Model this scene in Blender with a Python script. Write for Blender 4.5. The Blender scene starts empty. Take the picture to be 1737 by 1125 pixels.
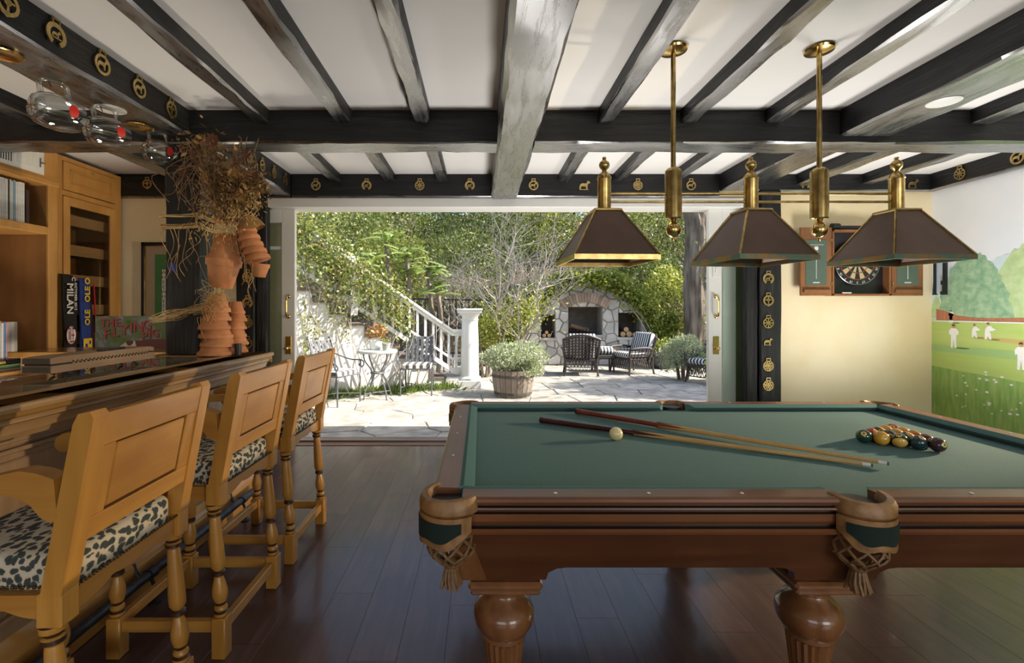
import bpy, bmesh, math, random
import numpy as np
from mathutils import Vector, Matrix
random.seed(7); rng = np.random.default_rng(7)
C = bpy.context.scene.collection
PI = math.pi
F, CX, CY, H = 820.0, 815.0, 525.0, 1.33          # focal length in pixels (of 1737), vanishing point, eye height
# ------------------------------------------------------------------ camera
cam = bpy.data.cameras.new('camera'); camo = bpy.data.objects.new('camera', cam); C.objects.link(camo)
cam.sensor_width = 36; cam.sensor_fit = 'HORIZONTAL'; cam.lens = 36 * F / 1737
cam.shift_x = (868.5 - CX) / 1737; cam.shift_y = -(562.5 - CY) / 1737
cam.clip_start = .05; cam.clip_end = 200
camo.location = (0, 0, H); camo.rotation_euler = (PI/2, 0, 0)
sc = bpy.context.scene; sc.camera = camo
# ------------------------------------------------------------------ sky, sun, lamps, exposure
w = bpy.data.worlds.new('world'); sc.world = w; w.use_nodes = True
nt = w.node_tree; bg = nt.nodes['Background']
sky = nt.nodes.new('ShaderNodeTexSky'); sky.sky_type = 'NISHITA'; sky.sun_disc = False
sky.sun_elevation = math.radians(42); sky.sun_rotation = math.radians(95); sky.air_density = 1.0; sky.dust_density = 2.0
nt.links.new(sky.outputs[0], bg.inputs[0]); bg.inputs[1].default_value = 0.34
SUN_DIR = Vector((.72, -.13, .68)).normalized()
sl = bpy.data.lights.new('sun', 'SUN'); sl.energy = 10.8; sl.angle = math.radians(.55); sl.color = (1, .93, .82)
so = bpy.data.objects.new('sun', sl); C.objects.link(so); so.location = (8, -2, 9); so.rotation_euler = SUN_DIR.to_track_quat('Z', 'Y').to_euler()
def area(name, loc, target, sx, sy, power, col=(1, 1, 1)):
    l = bpy.data.lights.new(name, 'AREA'); l.shape = 'RECTANGLE'; l.size = sx; l.size_y = sy; l.energy = power; l.color = col
    o = bpy.data.objects.new(name, l); C.objects.link(o); o.location = loc
    o.rotation_euler = (Vector(loc) - Vector(target)).to_track_quat('Z', 'Y').to_euler()
    return o
# added fill lights inside the unseen rear windows, and a lamp by the right wall
area('back_fill_light', (-.9, -3.12, 1.35), (-.9, .6, .2), 2.6, 1.7, 26, (1, .96, .9))
area('back_fill_light', (2.9, -3.12, 1.35), (2.9, .6, .2), 2.2, 1.7, 62, (1, .96, .9))
def spot(name, loc, target, power, ang, col, r=.05, blend=.6):
    l = bpy.data.lights.new(name, 'SPOT'); l.energy = power; l.spot_size = math.radians(ang); l.spot_blend = blend; l.shadow_soft_size = r; l.color = col
    o = bpy.data.objects.new(name, l); C.objects.link(o); o.location = loc; o.rotation_euler = (Vector(loc) - Vector(target)).to_track_quat('Z', 'Y').to_euler()
spot('wall_lamp_light', (4.15, 2.72, 1.42), (-1.5, 2.5, 1.0), 420, 62, (1, .78, .5))
# unseen spots added on the floor behind table and bar, brightening the ceiling
spot('added_fill_spot', (.7, 3.85, .12), (.7, 3.6, 2.6), 205, 158, (1, .97, .93), .35, 1)
spot('added_fill_spot', (3.35, 3.5, .12), (3.3, 3.6, 2.6), 255, 158, (1, .97, .93), .35, 1)
spot('added_fill_spot', (-2.75, 2.9, .12), (-2.6, 2.9, 2.6), 90, 150, (1, .9, .75), .15, 1)
vs = sc.view_settings; vs.view_transform = 'Standard'; vs.look = 'None'; vs.gamma = 1; vs.exposure = 0.12; vs.use_curve_mapping = False
cy = getattr(sc, 'cycles', None)
if cy:
    cy.max_bounces = 10; cy.diffuse_bounces = 5; cy.glossy_bounces = 4; cy.transmission_bounces = 8; cy.transparent_max_bounces = 12
    cy.sample_clamp_indirect = 6; cy.caustics_reflective = False; cy.caustics_refractive = False; cy.blur_glossy = 1
# ------------------------------------------------------------------ helpers
def at(px, py, Y): return Vector(((px - CX) / F * Y, Y, H - (py - CY) / F * Y))
class MB:
    def __init__(s): s.v = []; s.f = []; s.m = []
    def add(s, vs_, fs, mi=0):
        b = len(s.v); s.v.extend([tuple(p) for p in vs_])
        for q in fs: s.f.append(tuple(i + b for i in q)); s.m.append(mi)
        return s
    def box(s, a, b, c=0.0, M=None, mi=0):
        x0, y0, z0 = [min(a[i], b[i]) for i in range(3)]; x1, y1, z1 = [max(a[i], b[i]) for i in range(3)]
        c = min(c, .45*(x1-x0), .45*(y1-y0), .45*(z1-z0))
        if c <= 0:
            V = [(x, y, z) for z in (z0, z1) for y in (y0, y1) for x in (x0, x1)]
            Fc = [(0,2,3,1), (4,5,7,6), (0,1,5,4), (2,6,7,3), (0,4,6,2), (1,3,7,5)]
        else:
            V = []; idx = {}
            for iz, z in enumerate((z0, z1)):
                for iy, y in enumerate((y0, y1)):
                    for ix, x in enumerate((x0, x1)):
                        sx, sy, sz = (1, -1)[ix]*c, (1, -1)[iy]*c, (1, -1)[iz]*c
                        for k in range(3):
                            idx[(ix, iy, iz, k)] = len(V)
                            V.append((x + (0 if k == 0 else sx), y + (0 if k == 1 else sy), z + (0 if k == 2 else sz)))
            Fc = []
            for i in (0, 1):
                Fc.append([idx[(i, j, k, 0)] for j, k in ((0,0), (1,0), (1,1), (0,1))])
                Fc.append([idx[(j, i, k, 1)] for j, k in ((0,0), (1,0), (1,1), (0,1))])
                Fc.append([idx[(j, k, i, 2)] for j, k in ((0,0), (1,0), (1,1), (0,1))])
                for j in (0, 1):
                    Fc.append([idx[(0,i,j,1)], idx[(1,i,j,1)], idx[(1,i,j,2)], idx[(0,i,j,2)]])
                    Fc.append([idx[(i,0,j,0)], idx[(i,1,j,0)], idx[(i,1,j,2)], idx[(i,0,j,2)]])
                    Fc.append([idx[(i,j,0,0)], idx[(i,j,1,0)], idx[(i,j,1,1)], idx[(i,j,0,1)]])
                    for k in (0, 1): Fc.append([idx[(i,j,k,0)], idx[(i,j,k,1)], idx[(i,j,k,2)]])
        if M is not None: V = [M @ Vector(p) for p in V]
        return s.add(V, Fc, mi)
    def tube(s, pts, r, n=8, closed=False, mi=0, caps=True):
        P = [Vector(p) for p in pts]; k = len(P)
        R = r if isinstance(r, (list, tuple)) else [r] * k
        T = []
        for i in range(k):
            a = P[(i-1) % k] if (closed or i > 0) else P[i]; b = P[(i+1) % k] if (closed or i < k-1) else P[i]
            t = b - a; T.append(t.normalized() if t.length > 1e-9 else Vector((0, 0, 1)))
        u = T[0].orthogonal().normalized(); V = []
        for i in range(k):
            u = (u - T[i] * u.dot(T[i])); u = u.normalized() if u.length > 1e-6 else T[i].orthogonal().normalized()
            q = T[i].cross(u)
            for j in range(n):
                a = 2*PI*j/n; V.append(P[i] + (u*math.cos(a) + q*math.sin(a)) * R[i])
        Fc = []
        for i in range(k if closed else k-1):
            for j in range(n):
                i2 = (i+1) % k; Fc.append((i*n+j, i*n+(j+1) % n, i2*n+(j+1) % n, i2*n+j))
        if caps and not closed: Fc += [tuple(range(n))[::-1], tuple((k-1)*n+j for j in range(n))]
        return s.add(V, Fc, mi)
    def lathe(s, prof, n=24, c=(0, 0, 0), M=None, mi=0, flute=None):
        V = []; k = len(prof); M = M or Matrix.Identity(3); c = Vector(c)
        for i, (r, z) in enumerate(prof):
            for j in range(n):
                a = 2*PI*j/n; rr = r
                if flute and flute[0] <= z <= flute[1] and j % 2 == 0: rr = r * flute[2]
                V.append(c + M @ Vector((rr*math.cos(a), rr*math.sin(a), z)))
        Fc = [(i*n+j, i*n+(j+1) % n, (i+1)*n+(j+1) % n, (i+1)*n+j) for i in range(k-1) for j in range(n)]
        if prof[0][0] > 1e-5: Fc.append(tuple(range(n))[::-1])
        if prof[-1][0] > 1e-5: Fc.append(tuple((k-1)*n+j for j in range(n)))
        return s.add(V, Fc, mi)
    def prism(s, poly, d0, d1, fn, mi=0):
        n = len(poly)
        V = [fn(u, v, d0) for u, v in poly] + [fn(u, v, d1) for u, v in poly]
        return s.add(V, [tuple(range(n))[::-1], tuple(range(n, 2*n))] + [(i, (i+1) % n, n+(i+1) % n, n+i) for i in range(n)], mi)
    def sph(s, c, r, nu=16, nv=10, sc_=(1, 1, 1), mi=0, M=None):
        V = []; c = Vector(c); M = M or Matrix.Identity(3)
        for i in range(nv+1):
            t = PI*i/nv
            for j in range(nu):
                a = 2*PI*j/nu
                V.append(c + M @ Vector((r*sc_[0]*math.sin(t)*math.cos(a), r*sc_[1]*math.sin(t)*math.sin(a), r*sc_[2]*math.cos(t))))
        return s.add(V, [(i*nu+j, (i+1)*nu+j, (i+1)*nu+(j+1) % nu, i*nu+(j+1) % nu) for i in range(nv) for j in range(nu)], mi)
    def grid(s, fn, nu, nv, mi=0):
        V = [fn(i/nu, j/nv) for j in range(nv+1) for i in range(nu+1)]
        return s.add(V, [(j*(nu+1)+i, j*(nu+1)+i+1, (j+1)*(nu+1)+i+1, (j+1)*(nu+1)+i) for j in range(nv) for i in range(nu)], mi)
    def mesh(s, name, smooth=0):
        me = bpy.data.meshes.new(name); me.from_pydata(s.v, [], s.f)
        if any(s.m): me.polygons.foreach_set('material_index', s.m)
        if len(s.f) < 60000:
            bm = bmesh.new(); bm.from_mesh(me); bmesh.ops.remove_doubles(bm, verts=bm.verts, dist=1e-6)
            bmesh.ops.recalc_face_normals(bm, faces=bm.faces); bm.to_mesh(me); bm.free()
        if smooth:
            me.shade_smooth(); me.set_sharp_from_angle(angle=math.radians(smooth))
        me.update(); return me
    def build(s, name, mat, parent=None, smooth=0, label=None, kind=None):
        """a part under PARENT (coordinates are the world's, or the thing's own while the thing still stands at the origin)"""
        if parent is not None:
            off = Vector((0, 0, 0)); p = parent
            while p is not None: off += p.location; p = p.parent
        else:
            A = np.array(s.v); off = Vector(((A[:,0].min()+A[:,0].max())/2, (A[:,1].min()+A[:,1].max())/2, A[:,2].min()))
        if off.length > 0: s.v = [(a-off.x, b-off.y, c-off.z) for a, b, c in s.v]
        return link(name, s.mesh(name, smooth), mat, parent, off if parent is None else None, label, kind)
def link(name, me, mat, parent=None, loc=None, label=None, kind=None):
    o = bpy.data.objects.new(name, me); C.objects.link(o)
    if not me.materials:
        for m in (mat if isinstance(mat, (list, tuple)) else [mat]): me.materials.append(m)
    if parent is not None: o.parent = parent
    if loc is not None: o.location = loc
    if label: o['label'] = label
    if kind: o['kind'] = kind
    return o
def tag(o, label, cat, group=None, kind=None):
    o['label'] = label; o['category'] = cat
    if group: o['group'] = group
    if kind: o['kind'] = kind
    return o
def struct(o, label=None):
    o['kind'] = 'structure'
    if label: o['label'] = label
    return o
def thing(name, label, cat, loc=(0, 0, 0), group=None):
    o = bpy.data.objects.new(name, None); C.objects.link(o); o.location = loc; o.empty_display_size = .1
    return tag(o, label, cat, group)
KIDS = {}
def kids(o): return [c for c in bpy.data.objects if c.parent == o]
def copy_tree(o, parent=None):
    c = o.copy(); C.objects.link(c)
    if parent is not None: c.parent = parent
    for k in list(o.children): copy_tree(k, c)
    return c
def place(o, loc, rz=0, label=None, scale=None):
    o.location = loc; o.rotation_euler = (0, 0, rz)
    if label: o['label'] = label
    if scale: o.scale = (scale,)*3
    return o
ORD = ['first', 'second', 'third', 'fourth', 'fifth', 'sixth', 'seventh', 'eighth', 'ninth', 'tenth', 'eleventh', 'twelfth', 'thirteenth', 'fourteenth', 'fifteenth']
_tm = {}
def text_mesh(s, size, depth=.001, bold=0.0, align='CENTER'):
    k = (s, size, depth, bold, align)
    if k in _tm: return _tm[k]
    cu = bpy.data.curves.new('lettering', 'FONT'); cu.body = s; cu.size = size; cu.extrude = depth; cu.offset = bold
    cu.align_x = align; cu.align_y = 'CENTER'; cu.resolution_u = 2
    o = bpy.data.objects.new('lettering', cu); C.objects.link(o)
    dg = bpy.context.evaluated_depsgraph_get(); me = bpy.data.meshes.new_from_object(o.evaluated_get(dg)); me.materials.clear()
    bpy.data.objects.remove(o); bpy.data.curves.remove(cu); _tm[k] = me
    return me
def text(s, size, mat, parent, M, name='lettering', depth=.001, bold=0.0, align='CENTER'):
    """M: 4x4 in world coordinates; x right, y up, z out of the sign"""
    me = text_mesh(s, size, depth, bold, align).copy()
    off = Vector((0, 0, 0)); p = parent
    while p is not None: off += p.location; p = p.parent
    me.transform(Matrix.Translation(-off) @ M)
    return link(name, me, mat, parent)
def frame(o, x, y):
    x = Vector(x).normalized(); y = Vector(y).normalized(); z = x.cross(y)
    return Matrix(((x.x, y.x, z.x, o[0]), (x.y, y.y, z.y, o[1]), (x.z, y.z, z.z, o[2]), (0, 0, 0, 1)))
def bez(p, n=10):
    """smooth polyline through the points"""
    P = [Vector(q) for q in p]; out = []
    for i in range(len(P)-1):
        a, b, c, d = P[max(i-1, 0)], P[i], P[i+1], P[min(i+2, len(P)-1)]
        for k in range(n):
            t = k/n; out.append(.5*((2*b) + (c-a)*t + (2*a-5*b+4*c-d)*t*t + (3*b-a-3*c+d)*t**3))
    out.append(P[-1]); return out
def clip(poly, n, d):
    """keep the side with p.n <= d"""
    out = []
    for i in range(len(poly)):
        a, b = poly[i], poly[(i+1) % len(poly)]
        da = a[0]*n[0]+a[1]*n[1]-d; db = b[0]*n[0]+b[1]*n[1]-d
        if da <= 0: out.append(a)
        if da*db < 0: t = da/(da-db); out.append((a[0]+(b[0]-a[0])*t, a[1]+(b[1]-a[1])*t))
    return out
def parea(p): return abs(sum(p[i][0]*p[(i+1) % len(p)][1]-p[(i+1) % len(p)][0]*p[i][1] for i in range(len(p))))/2 if len(p) > 2 else 0
def voronoi(pts, bound):
    cells = []
    for i, p in enumerate(pts):
        c = list(bound)
        for j in sorted(range(len(pts)), key=lambda j: (pts[j][0]-p[0])**2+(pts[j][1]-p[1])**2)[1:22]:
            q = pts[j]; n = (q[0]-p[0], q[1]-p[1]); c = clip(c, n, (q[0]**2+q[1]**2-p[0]**2-p[1]**2)/2)
            if len(c) < 3: break
        if len(c) > 2: cells.append(c)
    return cells
def inset(poly, g):
    cx = sum(p[0] for p in poly)/len(poly); cy_ = sum(p[1] for p in poly)/len(poly)
    ori = sum(poly[i][0]*poly[(i+1) % len(poly)][1]-poly[(i+1) % len(poly)][0]*poly[i][1] for i in range(len(poly)))
    out = list(poly)
    for i in range(len(poly)):
        a, b = poly[i], poly[(i+1) % len(poly)]; ex, ey = b[0]-a[0], b[1]-a[1]; L = math.hypot(ex, ey)
        if L < 1e-6: continue
        n = (ey/L, -ex/L) if ori > 0 else (-ey/L, ex/L)
        out = clip(out, n, a[0]*n[0]+a[1]*n[1]-g)
        if len(out) < 3: return []
    return out
def leaf_mesh(name, P, size, aspect=.55, up=.3, D=None):
    """one small folded leaf per point"""
    P = np.asarray(P, float); n = len(P)
    d = rng.normal(size=(n, 3)); d[:, 2] += up
    if D is not None: d = d*.5 + D
    d /= np.linalg.norm(d, axis=1)[:, None]
    q = rng.normal(size=(n, 3)); s_ = np.cross(d, q); s_ /= np.linalg.norm(s_, axis=1)[:, None] + 1e-9
    nn = np.cross(d, s_)
    L = size * rng.uniform(.6, 1.3, n)[:, None]
    V = np.empty((n, 4, 3)); V[:, 0] = P; V[:, 1] = P + d*L*.5 + s_*L*aspect*.5 + nn*L*.08
    V[:, 2] = P + d*L; V[:, 3] = P + d*L*.5 - s_*L*aspect*.5 + nn*L*.08
    return quads(name, V.reshape(-1, 3))
def quads(name, V):
    n = len(V)//4; me = bpy.data.meshes.new(name)
    me.vertices.add(n*4); me.vertices.foreach_set('co', V.astype(np.float32).ravel())
    me.loops.add(n*4); me.loops.foreach_set('vertex_index', np.arange(n*4, dtype=np.int32))
    me.polygons.add(n); me.polygons.foreach_set('loop_start', np.arange(0, n*4, 4, dtype=np.int32))
    try: me.polygons.foreach_set('loop_total', np.full(n, 4, dtype=np.int32))
    except Exception: pass
    me.update(calc_edges=True); me.validate(); return me
def blob(n, c, r, shell=.55, low=-.6):
    """points in the outer part of an ellipsoid with lumps"""
    d = rng.normal(size=(n, 3)); d /= np.linalg.norm(d, axis=1)[:, None]
    d = d[d[:, 2] > low]; k = rng.normal(size=(5, 3))*2.2
    lump = 1 + .16*np.sin(d @ k.T + rng.uniform(0, 6, 5)).sum(1)/1.6
    rad = lump * (shell + (1-shell)*rng.uniform(0, 1, len(d))**.5)
    return np.asarray(c) + d * rad[:, None] * np.asarray(r)
# ------------------------------------------------------------------ materials
def nodes(name):
    m = bpy.data.materials.new(name); m.use_nodes = True; t = m.node_tree
    return m, t, t.nodes['Principled BSDF']
def N(t, typ, **kw):
    n = t.nodes.new(typ)
    for k, v in kw.items(): setattr(n, k, v)
    return n
def mix(t, fac, a, b, typ='MIX'):
    m = N(t, 'ShaderNodeMix', data_type='RGBA', blend_type=typ)
    for sock, v in ((0, fac), (6, a), (7, b)):
        if isinstance(v, (int, float)): m.inputs[sock].default_value = v
        elif isinstance(v, tuple): m.inputs[sock].default_value = (*v[:3], 1)
        else: t.links.new(v, m.inputs[sock])
    return m.outputs[2]
def coords(t, scale=(1, 1, 1), world=False):
    mp = N(t, 'ShaderNodeMapping'); mp.inputs['Scale'].default_value = scale
    if world: t.links.new(N(t, 'ShaderNodeNewGeometry').outputs['Position'], mp.inputs[0])
    else: t.links.new(N(t, 'ShaderNodeTexCoord').outputs['Object'], mp.inputs[0])
    return mp.outputs[0]
def noise(t, vec, scale, detail=4, rough=.55, dist=0):
    n = N(t, 'ShaderNodeTexNoise'); n.inputs['Scale'].default_value = scale; n.inputs['Detail'].default_value = detail
    n.inputs['Roughness'].default_value = rough; n.inputs['Distortion'].default_value = dist; t.links.new(vec, n.inputs['Vector']); return n.outputs[0]
def ramp(t, fac, stops):
    r = N(t, 'ShaderNodeValToRGB'); e = r.color_ramp.elements
    while len(e) < len(stops): e.new(.5)
    for i, (p, c) in enumerate(stops): e[i].position = p; e[i].color = (*((c,)*3 if isinstance(c, (int, float)) else c), 1)
    t.links.new(fac, r.inputs[0]); return r.outputs[0]
def bump(t, b, h, strength, dist=.01):
    n = N(t, 'ShaderNodeBump'); n.inputs['Strength'].default_value = strength; n.inputs['Distance'].default_value = dist
    t.links.new(h, n.inputs['Height']); t.links.new(n.outputs[0], b.inputs['Normal'])
def mat(name, c, rough=.5, metal=0, c2=None, scale=8, stretch=(1, 1, 1), bmp=0, coat=0, rnd=0, spec=None, detail=4, bscale=None, world=False, lo=.35, hi=.65, sheen=0):
    m, t, b = nodes(name); b.inputs['Base Color'].default_value = (*c, 1); b.inputs['Roughness'].default_value = rough; b.inputs['Metallic'].default_value = metal
    if coat: b.inputs['Coat Weight'].default_value = coat; b.inputs['Coat Roughness'].default_value = .12
    if spec is not None: b.inputs['Specular IOR Level'].default_value = spec
    if sheen: b.inputs['Sheen Weight'].default_value = sheen; b.inputs['Sheen Roughness'].default_value = .4
    col = None
    if c2 is not None or bmp:
        v = coords(t, stretch, world); nz = noise(t, v, scale, detail)
        if c2 is not None: col = ramp(t, nz, [(lo, c), (hi, c2)])
        if bmp: bump(t, b, noise(t, v, bscale, detail) if bscale else nz, bmp)
    if rnd:
        oi = N(t, 'ShaderNodeObjectInfo'); hs = N(t, 'ShaderNodeHueSaturation')
        mr = N(t, 'ShaderNodeMapRange'); mr.inputs[3].default_value = 1-rnd; mr.inputs[4].default_value = 1+rnd
        t.links.new(oi.outputs['Random'], mr.inputs[0]); t.links.new(mr.outputs[0], hs.inputs['Value'])
        if col is not None: t.links.new(col, hs.inputs['Color'])
        else: hs.inputs['Color'].default_value = (*c, 1)
        col = hs.outputs[0]
    if col is not None: t.links.new(col, b.inputs['Base Color'])
    return m
def wood(name, c, c2, axis='z', rough=.35, scale=14, coat=0, rnd=0, bmp=.06, wear=None):
    st = {'x': (.08, 1, 1), 'y': (1, .08, 1), 'z': (1, 1, .08)}[axis]
    m, t, b = nodes(name); b.inputs['Roughness'].default_value = rough
    v = coords(t, st); n1 = noise(t, v, scale, 6, .6, .6); n2 = noise(t, coords(t), 2.2, 3)
    col = mix(t, ramp(t, n2, [(.35, 0.0), (.7, .6)]), ramp(t, n1, [(.3, c), (.7, c2)]), tuple(x*.62 for x in c))
    if wear:
        g = N(t, 'ShaderNodeNewGeometry'); col = mix(t, ramp(t, g.outputs['Pointiness'], [(.53, 0.0), (.6, .75)]), col, wear)
    if rnd:
        oi = N(t, 'ShaderNodeObjectInfo'); hs = N(t, 'ShaderNodeHueSaturation'); mr = N(t, 'ShaderNodeMapRange')
        mr.inputs[3].default_value = 1-rnd; mr.inputs[4].default_value = 1+rnd
        t.links.new(oi.outputs['Random'], mr.inputs[0]); t.links.new(mr.outputs[0], hs.inputs['Value']); t.links.new(col, hs.inputs['Color']); col = hs.outputs[0]
    t.links.new(col, b.inputs['Base Color']); bump(t, b, n1, bmp)
    if coat: b.inputs['Coat Weight'].default_value = coat; b.inputs['Coat Roughness'].default_value = .1
    return m
def leafmat(name, c, c2, c3=None, trans=.35, rough=.45):
    m, t, b = nodes(name); g = N(t, 'ShaderNodeNewGeometry')
    col = ramp(t, g.outputs['Random Per Island'], [(0, c), (.6, c2), (1, c3 or c2)])
    t.links.new(col, b.inputs['Base Color']); b.inputs['Roughness'].default_value = rough
    tr = N(t, 'ShaderNodeBsdfTranslucent'); t.links.new(mix(t, .5, col, (.35, .45, .05)), tr.inputs[0])
    ms = N(t, 'ShaderNodeMixShader'); ms.inputs[0].default_value = trans
    t.links.new(b.outputs[0], ms.inputs[1]); t.links.new(tr.outputs[0], ms.inputs[2]); t.links.new(ms.outputs[0], t.nodes['Material Output'].inputs[0])
    return m
def glassmat(name, tint=(.95, .98, .97), rough=0.0):
    m, t, b = nodes(name); b.inputs['Base Color'].default_value = (*tint, 1); b.inputs['Transmission Weight'].default_value = 1
    b.inputs['Roughness'].default_value = rough; b.inputs['IOR'].default_value = 1.45; return m
def pane(name, tint=(.9, .95, .92), refl=.12):
    m, t, b = nodes(name); tr = N(t, 'ShaderNodeBsdfTransparent'); tr.inputs[0].default_value = (*tint, 1)
    gl = N(t, 'ShaderNodeBsdfGlossy'); gl.inputs['Roughness'].default_value = .02
    ms = N(t, 'ShaderNodeMixShader'); fr = N(t, 'ShaderNodeLayerWeight'); fr.inputs[0].default_value = .5
    pw = N(t, 'ShaderNodeMath', operation='POWER'); pw.inputs[1].default_value = 3.2; t.links.new(fr.outputs['Facing'], pw.inputs[0])
    ad = N(t, 'ShaderNodeMath', operation='MULTIPLY_ADD'); ad.inputs[1].default_value = refl*4; ad.inputs[2].default_value = refl*.4; t.links.new(pw.outputs[0], ad.inputs[0])
    t.links.new(ad.outputs[0], ms.inputs[0]); t.links.new(tr.outputs[0], ms.inputs[1]); t.links.new(gl.outputs[0], ms.inputs[2])
    t.links.new(ms.outputs[0], t.nodes['Material Output'].inputs[0]); return m
def beammat(name, axis, gloss=False):
    st = {'x': (.1, 1, 1), 'y': (1, .1, 1), 'z': (1, 1, .1)}[axis]
    m, t, b = nodes(name); v = coords(t, st, True); n1 = noise(t, v, 26, 8, .65, .8); n2 = noise(t, coords(t, (1, 1, 1), True), 3.5, 5)
    t.links.new(ramp(t, n1, [(.40, (.004, .004, .005)), (.60, (.009, .0095, .0105)), (.72, (.035, .035, .038)), (.85, (.09, .09, .095))]), b.inputs['Base Color'])
    if gloss:                                             # undersides alone get a stronger coat reflection, added so they look brightly lit
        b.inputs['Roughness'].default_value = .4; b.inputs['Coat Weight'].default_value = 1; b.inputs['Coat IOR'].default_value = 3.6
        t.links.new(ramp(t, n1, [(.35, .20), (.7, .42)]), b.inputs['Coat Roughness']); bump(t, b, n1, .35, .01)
    else:
        t.links.new(ramp(t, n2, [(.3, .38), (.7, .55)]), b.inputs['Roughness']); b.inputs['Specular IOR Level'].default_value = .45; bump(t, b, n1, .8, .014)
    return m
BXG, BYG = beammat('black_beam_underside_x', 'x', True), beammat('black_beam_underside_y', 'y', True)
BX, BY, BZ = beammat('black_beam_x', 'x'), beammat('black_beam_y', 'y'), beammat('black_beam_z', 'z')
CEIL = mat('ceiling_plaster', (.80, .78, .75), .9, c2=(.77, .75, .72), scale=1.5, bmp=.03, bscale=30)
PLASTER = mat('cream_plaster', (.80, .66, .40), .85, c2=(.86, .76, .53), scale=1.6, bmp=.12, bscale=14, detail=5, world=True)
WHITE = mat('white_paint', (.80, .80, .77), .45, c2=(.76, .76, .73), scale=3)
BRASS = mat('aged_brass', (.62, .45, .18), .28, 1, c2=(.36, .25, .09), scale=20)
BRASSB = mat('polished_brass', (.85, .62, .25), .16, 1, c2=(.72, .5, .18), scale=6)
GOLDB = mat('horse_brass', (.66, .49, .22), .38, 1, c2=(.4, .28, .1), scale=30)
COPPER = mat('brown_copper', (.15, .095, .075), .42, .35, c2=(.115, .075, .06), scale=6)
VERDI = mat('copper_verdigris_rim', (.30, .19, .08), .35, .9, c2=(.12, .2, .16), scale=14, lo=.45, hi=.6)
IRON = mat('black_iron', (.035, .037, .042), .45, .6, c2=(.07, .072, .08), scale=30)
IRONG = mat('grey_iron', (.10, .105, .115), .5, .3, c2=(.16, .165, .175), scale=20)
FLOORW = wood('dark_floorboard', (.085, .040, .031), (.15, .078, .060), 'y', .34, 30, .25, .14, .05)
HONEY = wood('honey_wood', (.43, .19, .034), (.62, .31, .060), 'z', .34, 16, .15, .05, .05)
HONEYX = wood('honey_wood_x', (.43, .19, .034), (.62, .31, .060), 'x', .34, 16, .15, .05, .05)
HONEYY = wood('honey_wood_y', (.43, .19, .034), (.62, .31, .060), 'y', .34, 16, .15, .05, .05)
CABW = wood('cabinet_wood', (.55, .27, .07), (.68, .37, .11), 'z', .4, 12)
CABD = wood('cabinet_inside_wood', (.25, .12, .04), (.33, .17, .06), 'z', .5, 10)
BARTOP = wood('bar_top_wood', (.30, .155, .045), (.43, .235, .07), 'y', .24, 12, .25)
BAREDGE = wood('bar_edge_wood', (.38, .225, .10), (.52, .33, .16), 'y', .32, 12, .1)
MAHOGD = wood('table_side_mahogany', (.075, .025, .010), (.13, .048, .018), 'x', .28, 12, .35)
GLAZE = mat('dark_groove_glaze', (.022, .009, .005), .4)
BARP = wood('bar_panel_wood', (.34, .21, .115), (.45, .29, .165), 'z', .42, 20)
MAHOG = wood('table_mahogany', (.155, .055, .02), (.25, .095, .034), 'x', .36, 14, .12)
MAHOGY = wood('rail_mahogany_y', (.155, .055, .02), (.25, .095, .034), 'y', .36, 14, .12)
MAHOGZ = wood('leg_mahogany', (.165, .065, .024), (.27, .115, .043), 'z', .26, 14, .5)
FELT = mat('green_baize', (.082, .182, .180), .95, c2=(.098, .21, .206), scale=220, bmp=.05, sheen=.06, detail=2, spec=.2)
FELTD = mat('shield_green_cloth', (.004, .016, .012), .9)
LEATHER = mat('tan_leather', (.34, .18, .07), .45, c2=(.20, .10, .035), scale=30, bmp=.25)
CORD = mat('leather_cord', (.24, .13, .055), .65, c2=(.15, .08, .03), scale=60)
MARBLE = mat('ivory', (.85, .74, .42), .25, c2=(.78, .62, .28), scale=14, coat=.5)
GLASS = pane('mug_glass', (.95, .96, .96), .30); GLASSH = pane('mug_handle_glass', (.90, .91, .91), .7); PANE = pane('window_pane'); PANED = pane('cabinet_pane', (.85, .81, .75), .07)
TERRA = mat('terracotta', (.46, .175, .065), .8, c2=(.60, .27, .12), scale=9, bmp=.08, rnd=.08)
STRAW = mat('raffia', (.62, .42, .17), .7, c2=(.42, .27, .10), scale=30)
DRY = leafmat('dried_petals', (.10, .045, .02), (.25, .12, .05), (.45, .26, .10), .15, .7)
DRYB = mat('dried_stem', (.16, .08, .035), .8, c2=(.30, .18, .08), scale=30)
STUCCO = mat('white_stucco', (.80, .79, .75), .9, c2=(.74, .73, .69), scale=4, bmp=.15, bscale=30)
TILE = mat('dark_stair_tile', (.13, .09, .07), .7, c2=(.19, .14, .11), scale=12)
FLAG = mat('flagstone', (.25, .235, .205), .85, c2=(.44, .41, .355), scale=5, bmp=.12, bscale=24, rnd=.10, world=True)
GROUT = mat('sand_joint', (.33, .305, .265), .95, c2=(.30, .27, .23), scale=14)
SOIL = mat('leaf_litter_soil', (.06, .045, .03), .95, c2=(.11, .085, .05), scale=8)
STONE = mat('pale_field_stone', (.58, .54, .47), .85, c2=(.42, .395, .36), scale=3.2, bmp=.2, bscale=18, rnd=.28)
MORTAR = mat('stone_mortar', (.30, .28, .25), .95, c2=(.36, .335, .3), scale=20)
BRICK = mat('fire_brick', (.30, .20, .14), .9, c2=(.38, .28, .2), scale=9, rnd=.25, bmp=.1)
SOOT = mat('sooty_brick', (.10, .085, .07), .95, c2=(.17, .145, .12), scale=4)
LOG = mat('log_bark', (.14, .085, .05), .9, c2=(.22, .14, .08), scale=20, bmp=.3)
CUT = mat('cut_wood', (.62, .42, .22), .8, c2=(.5, .3, .14), scale=12)
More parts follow.
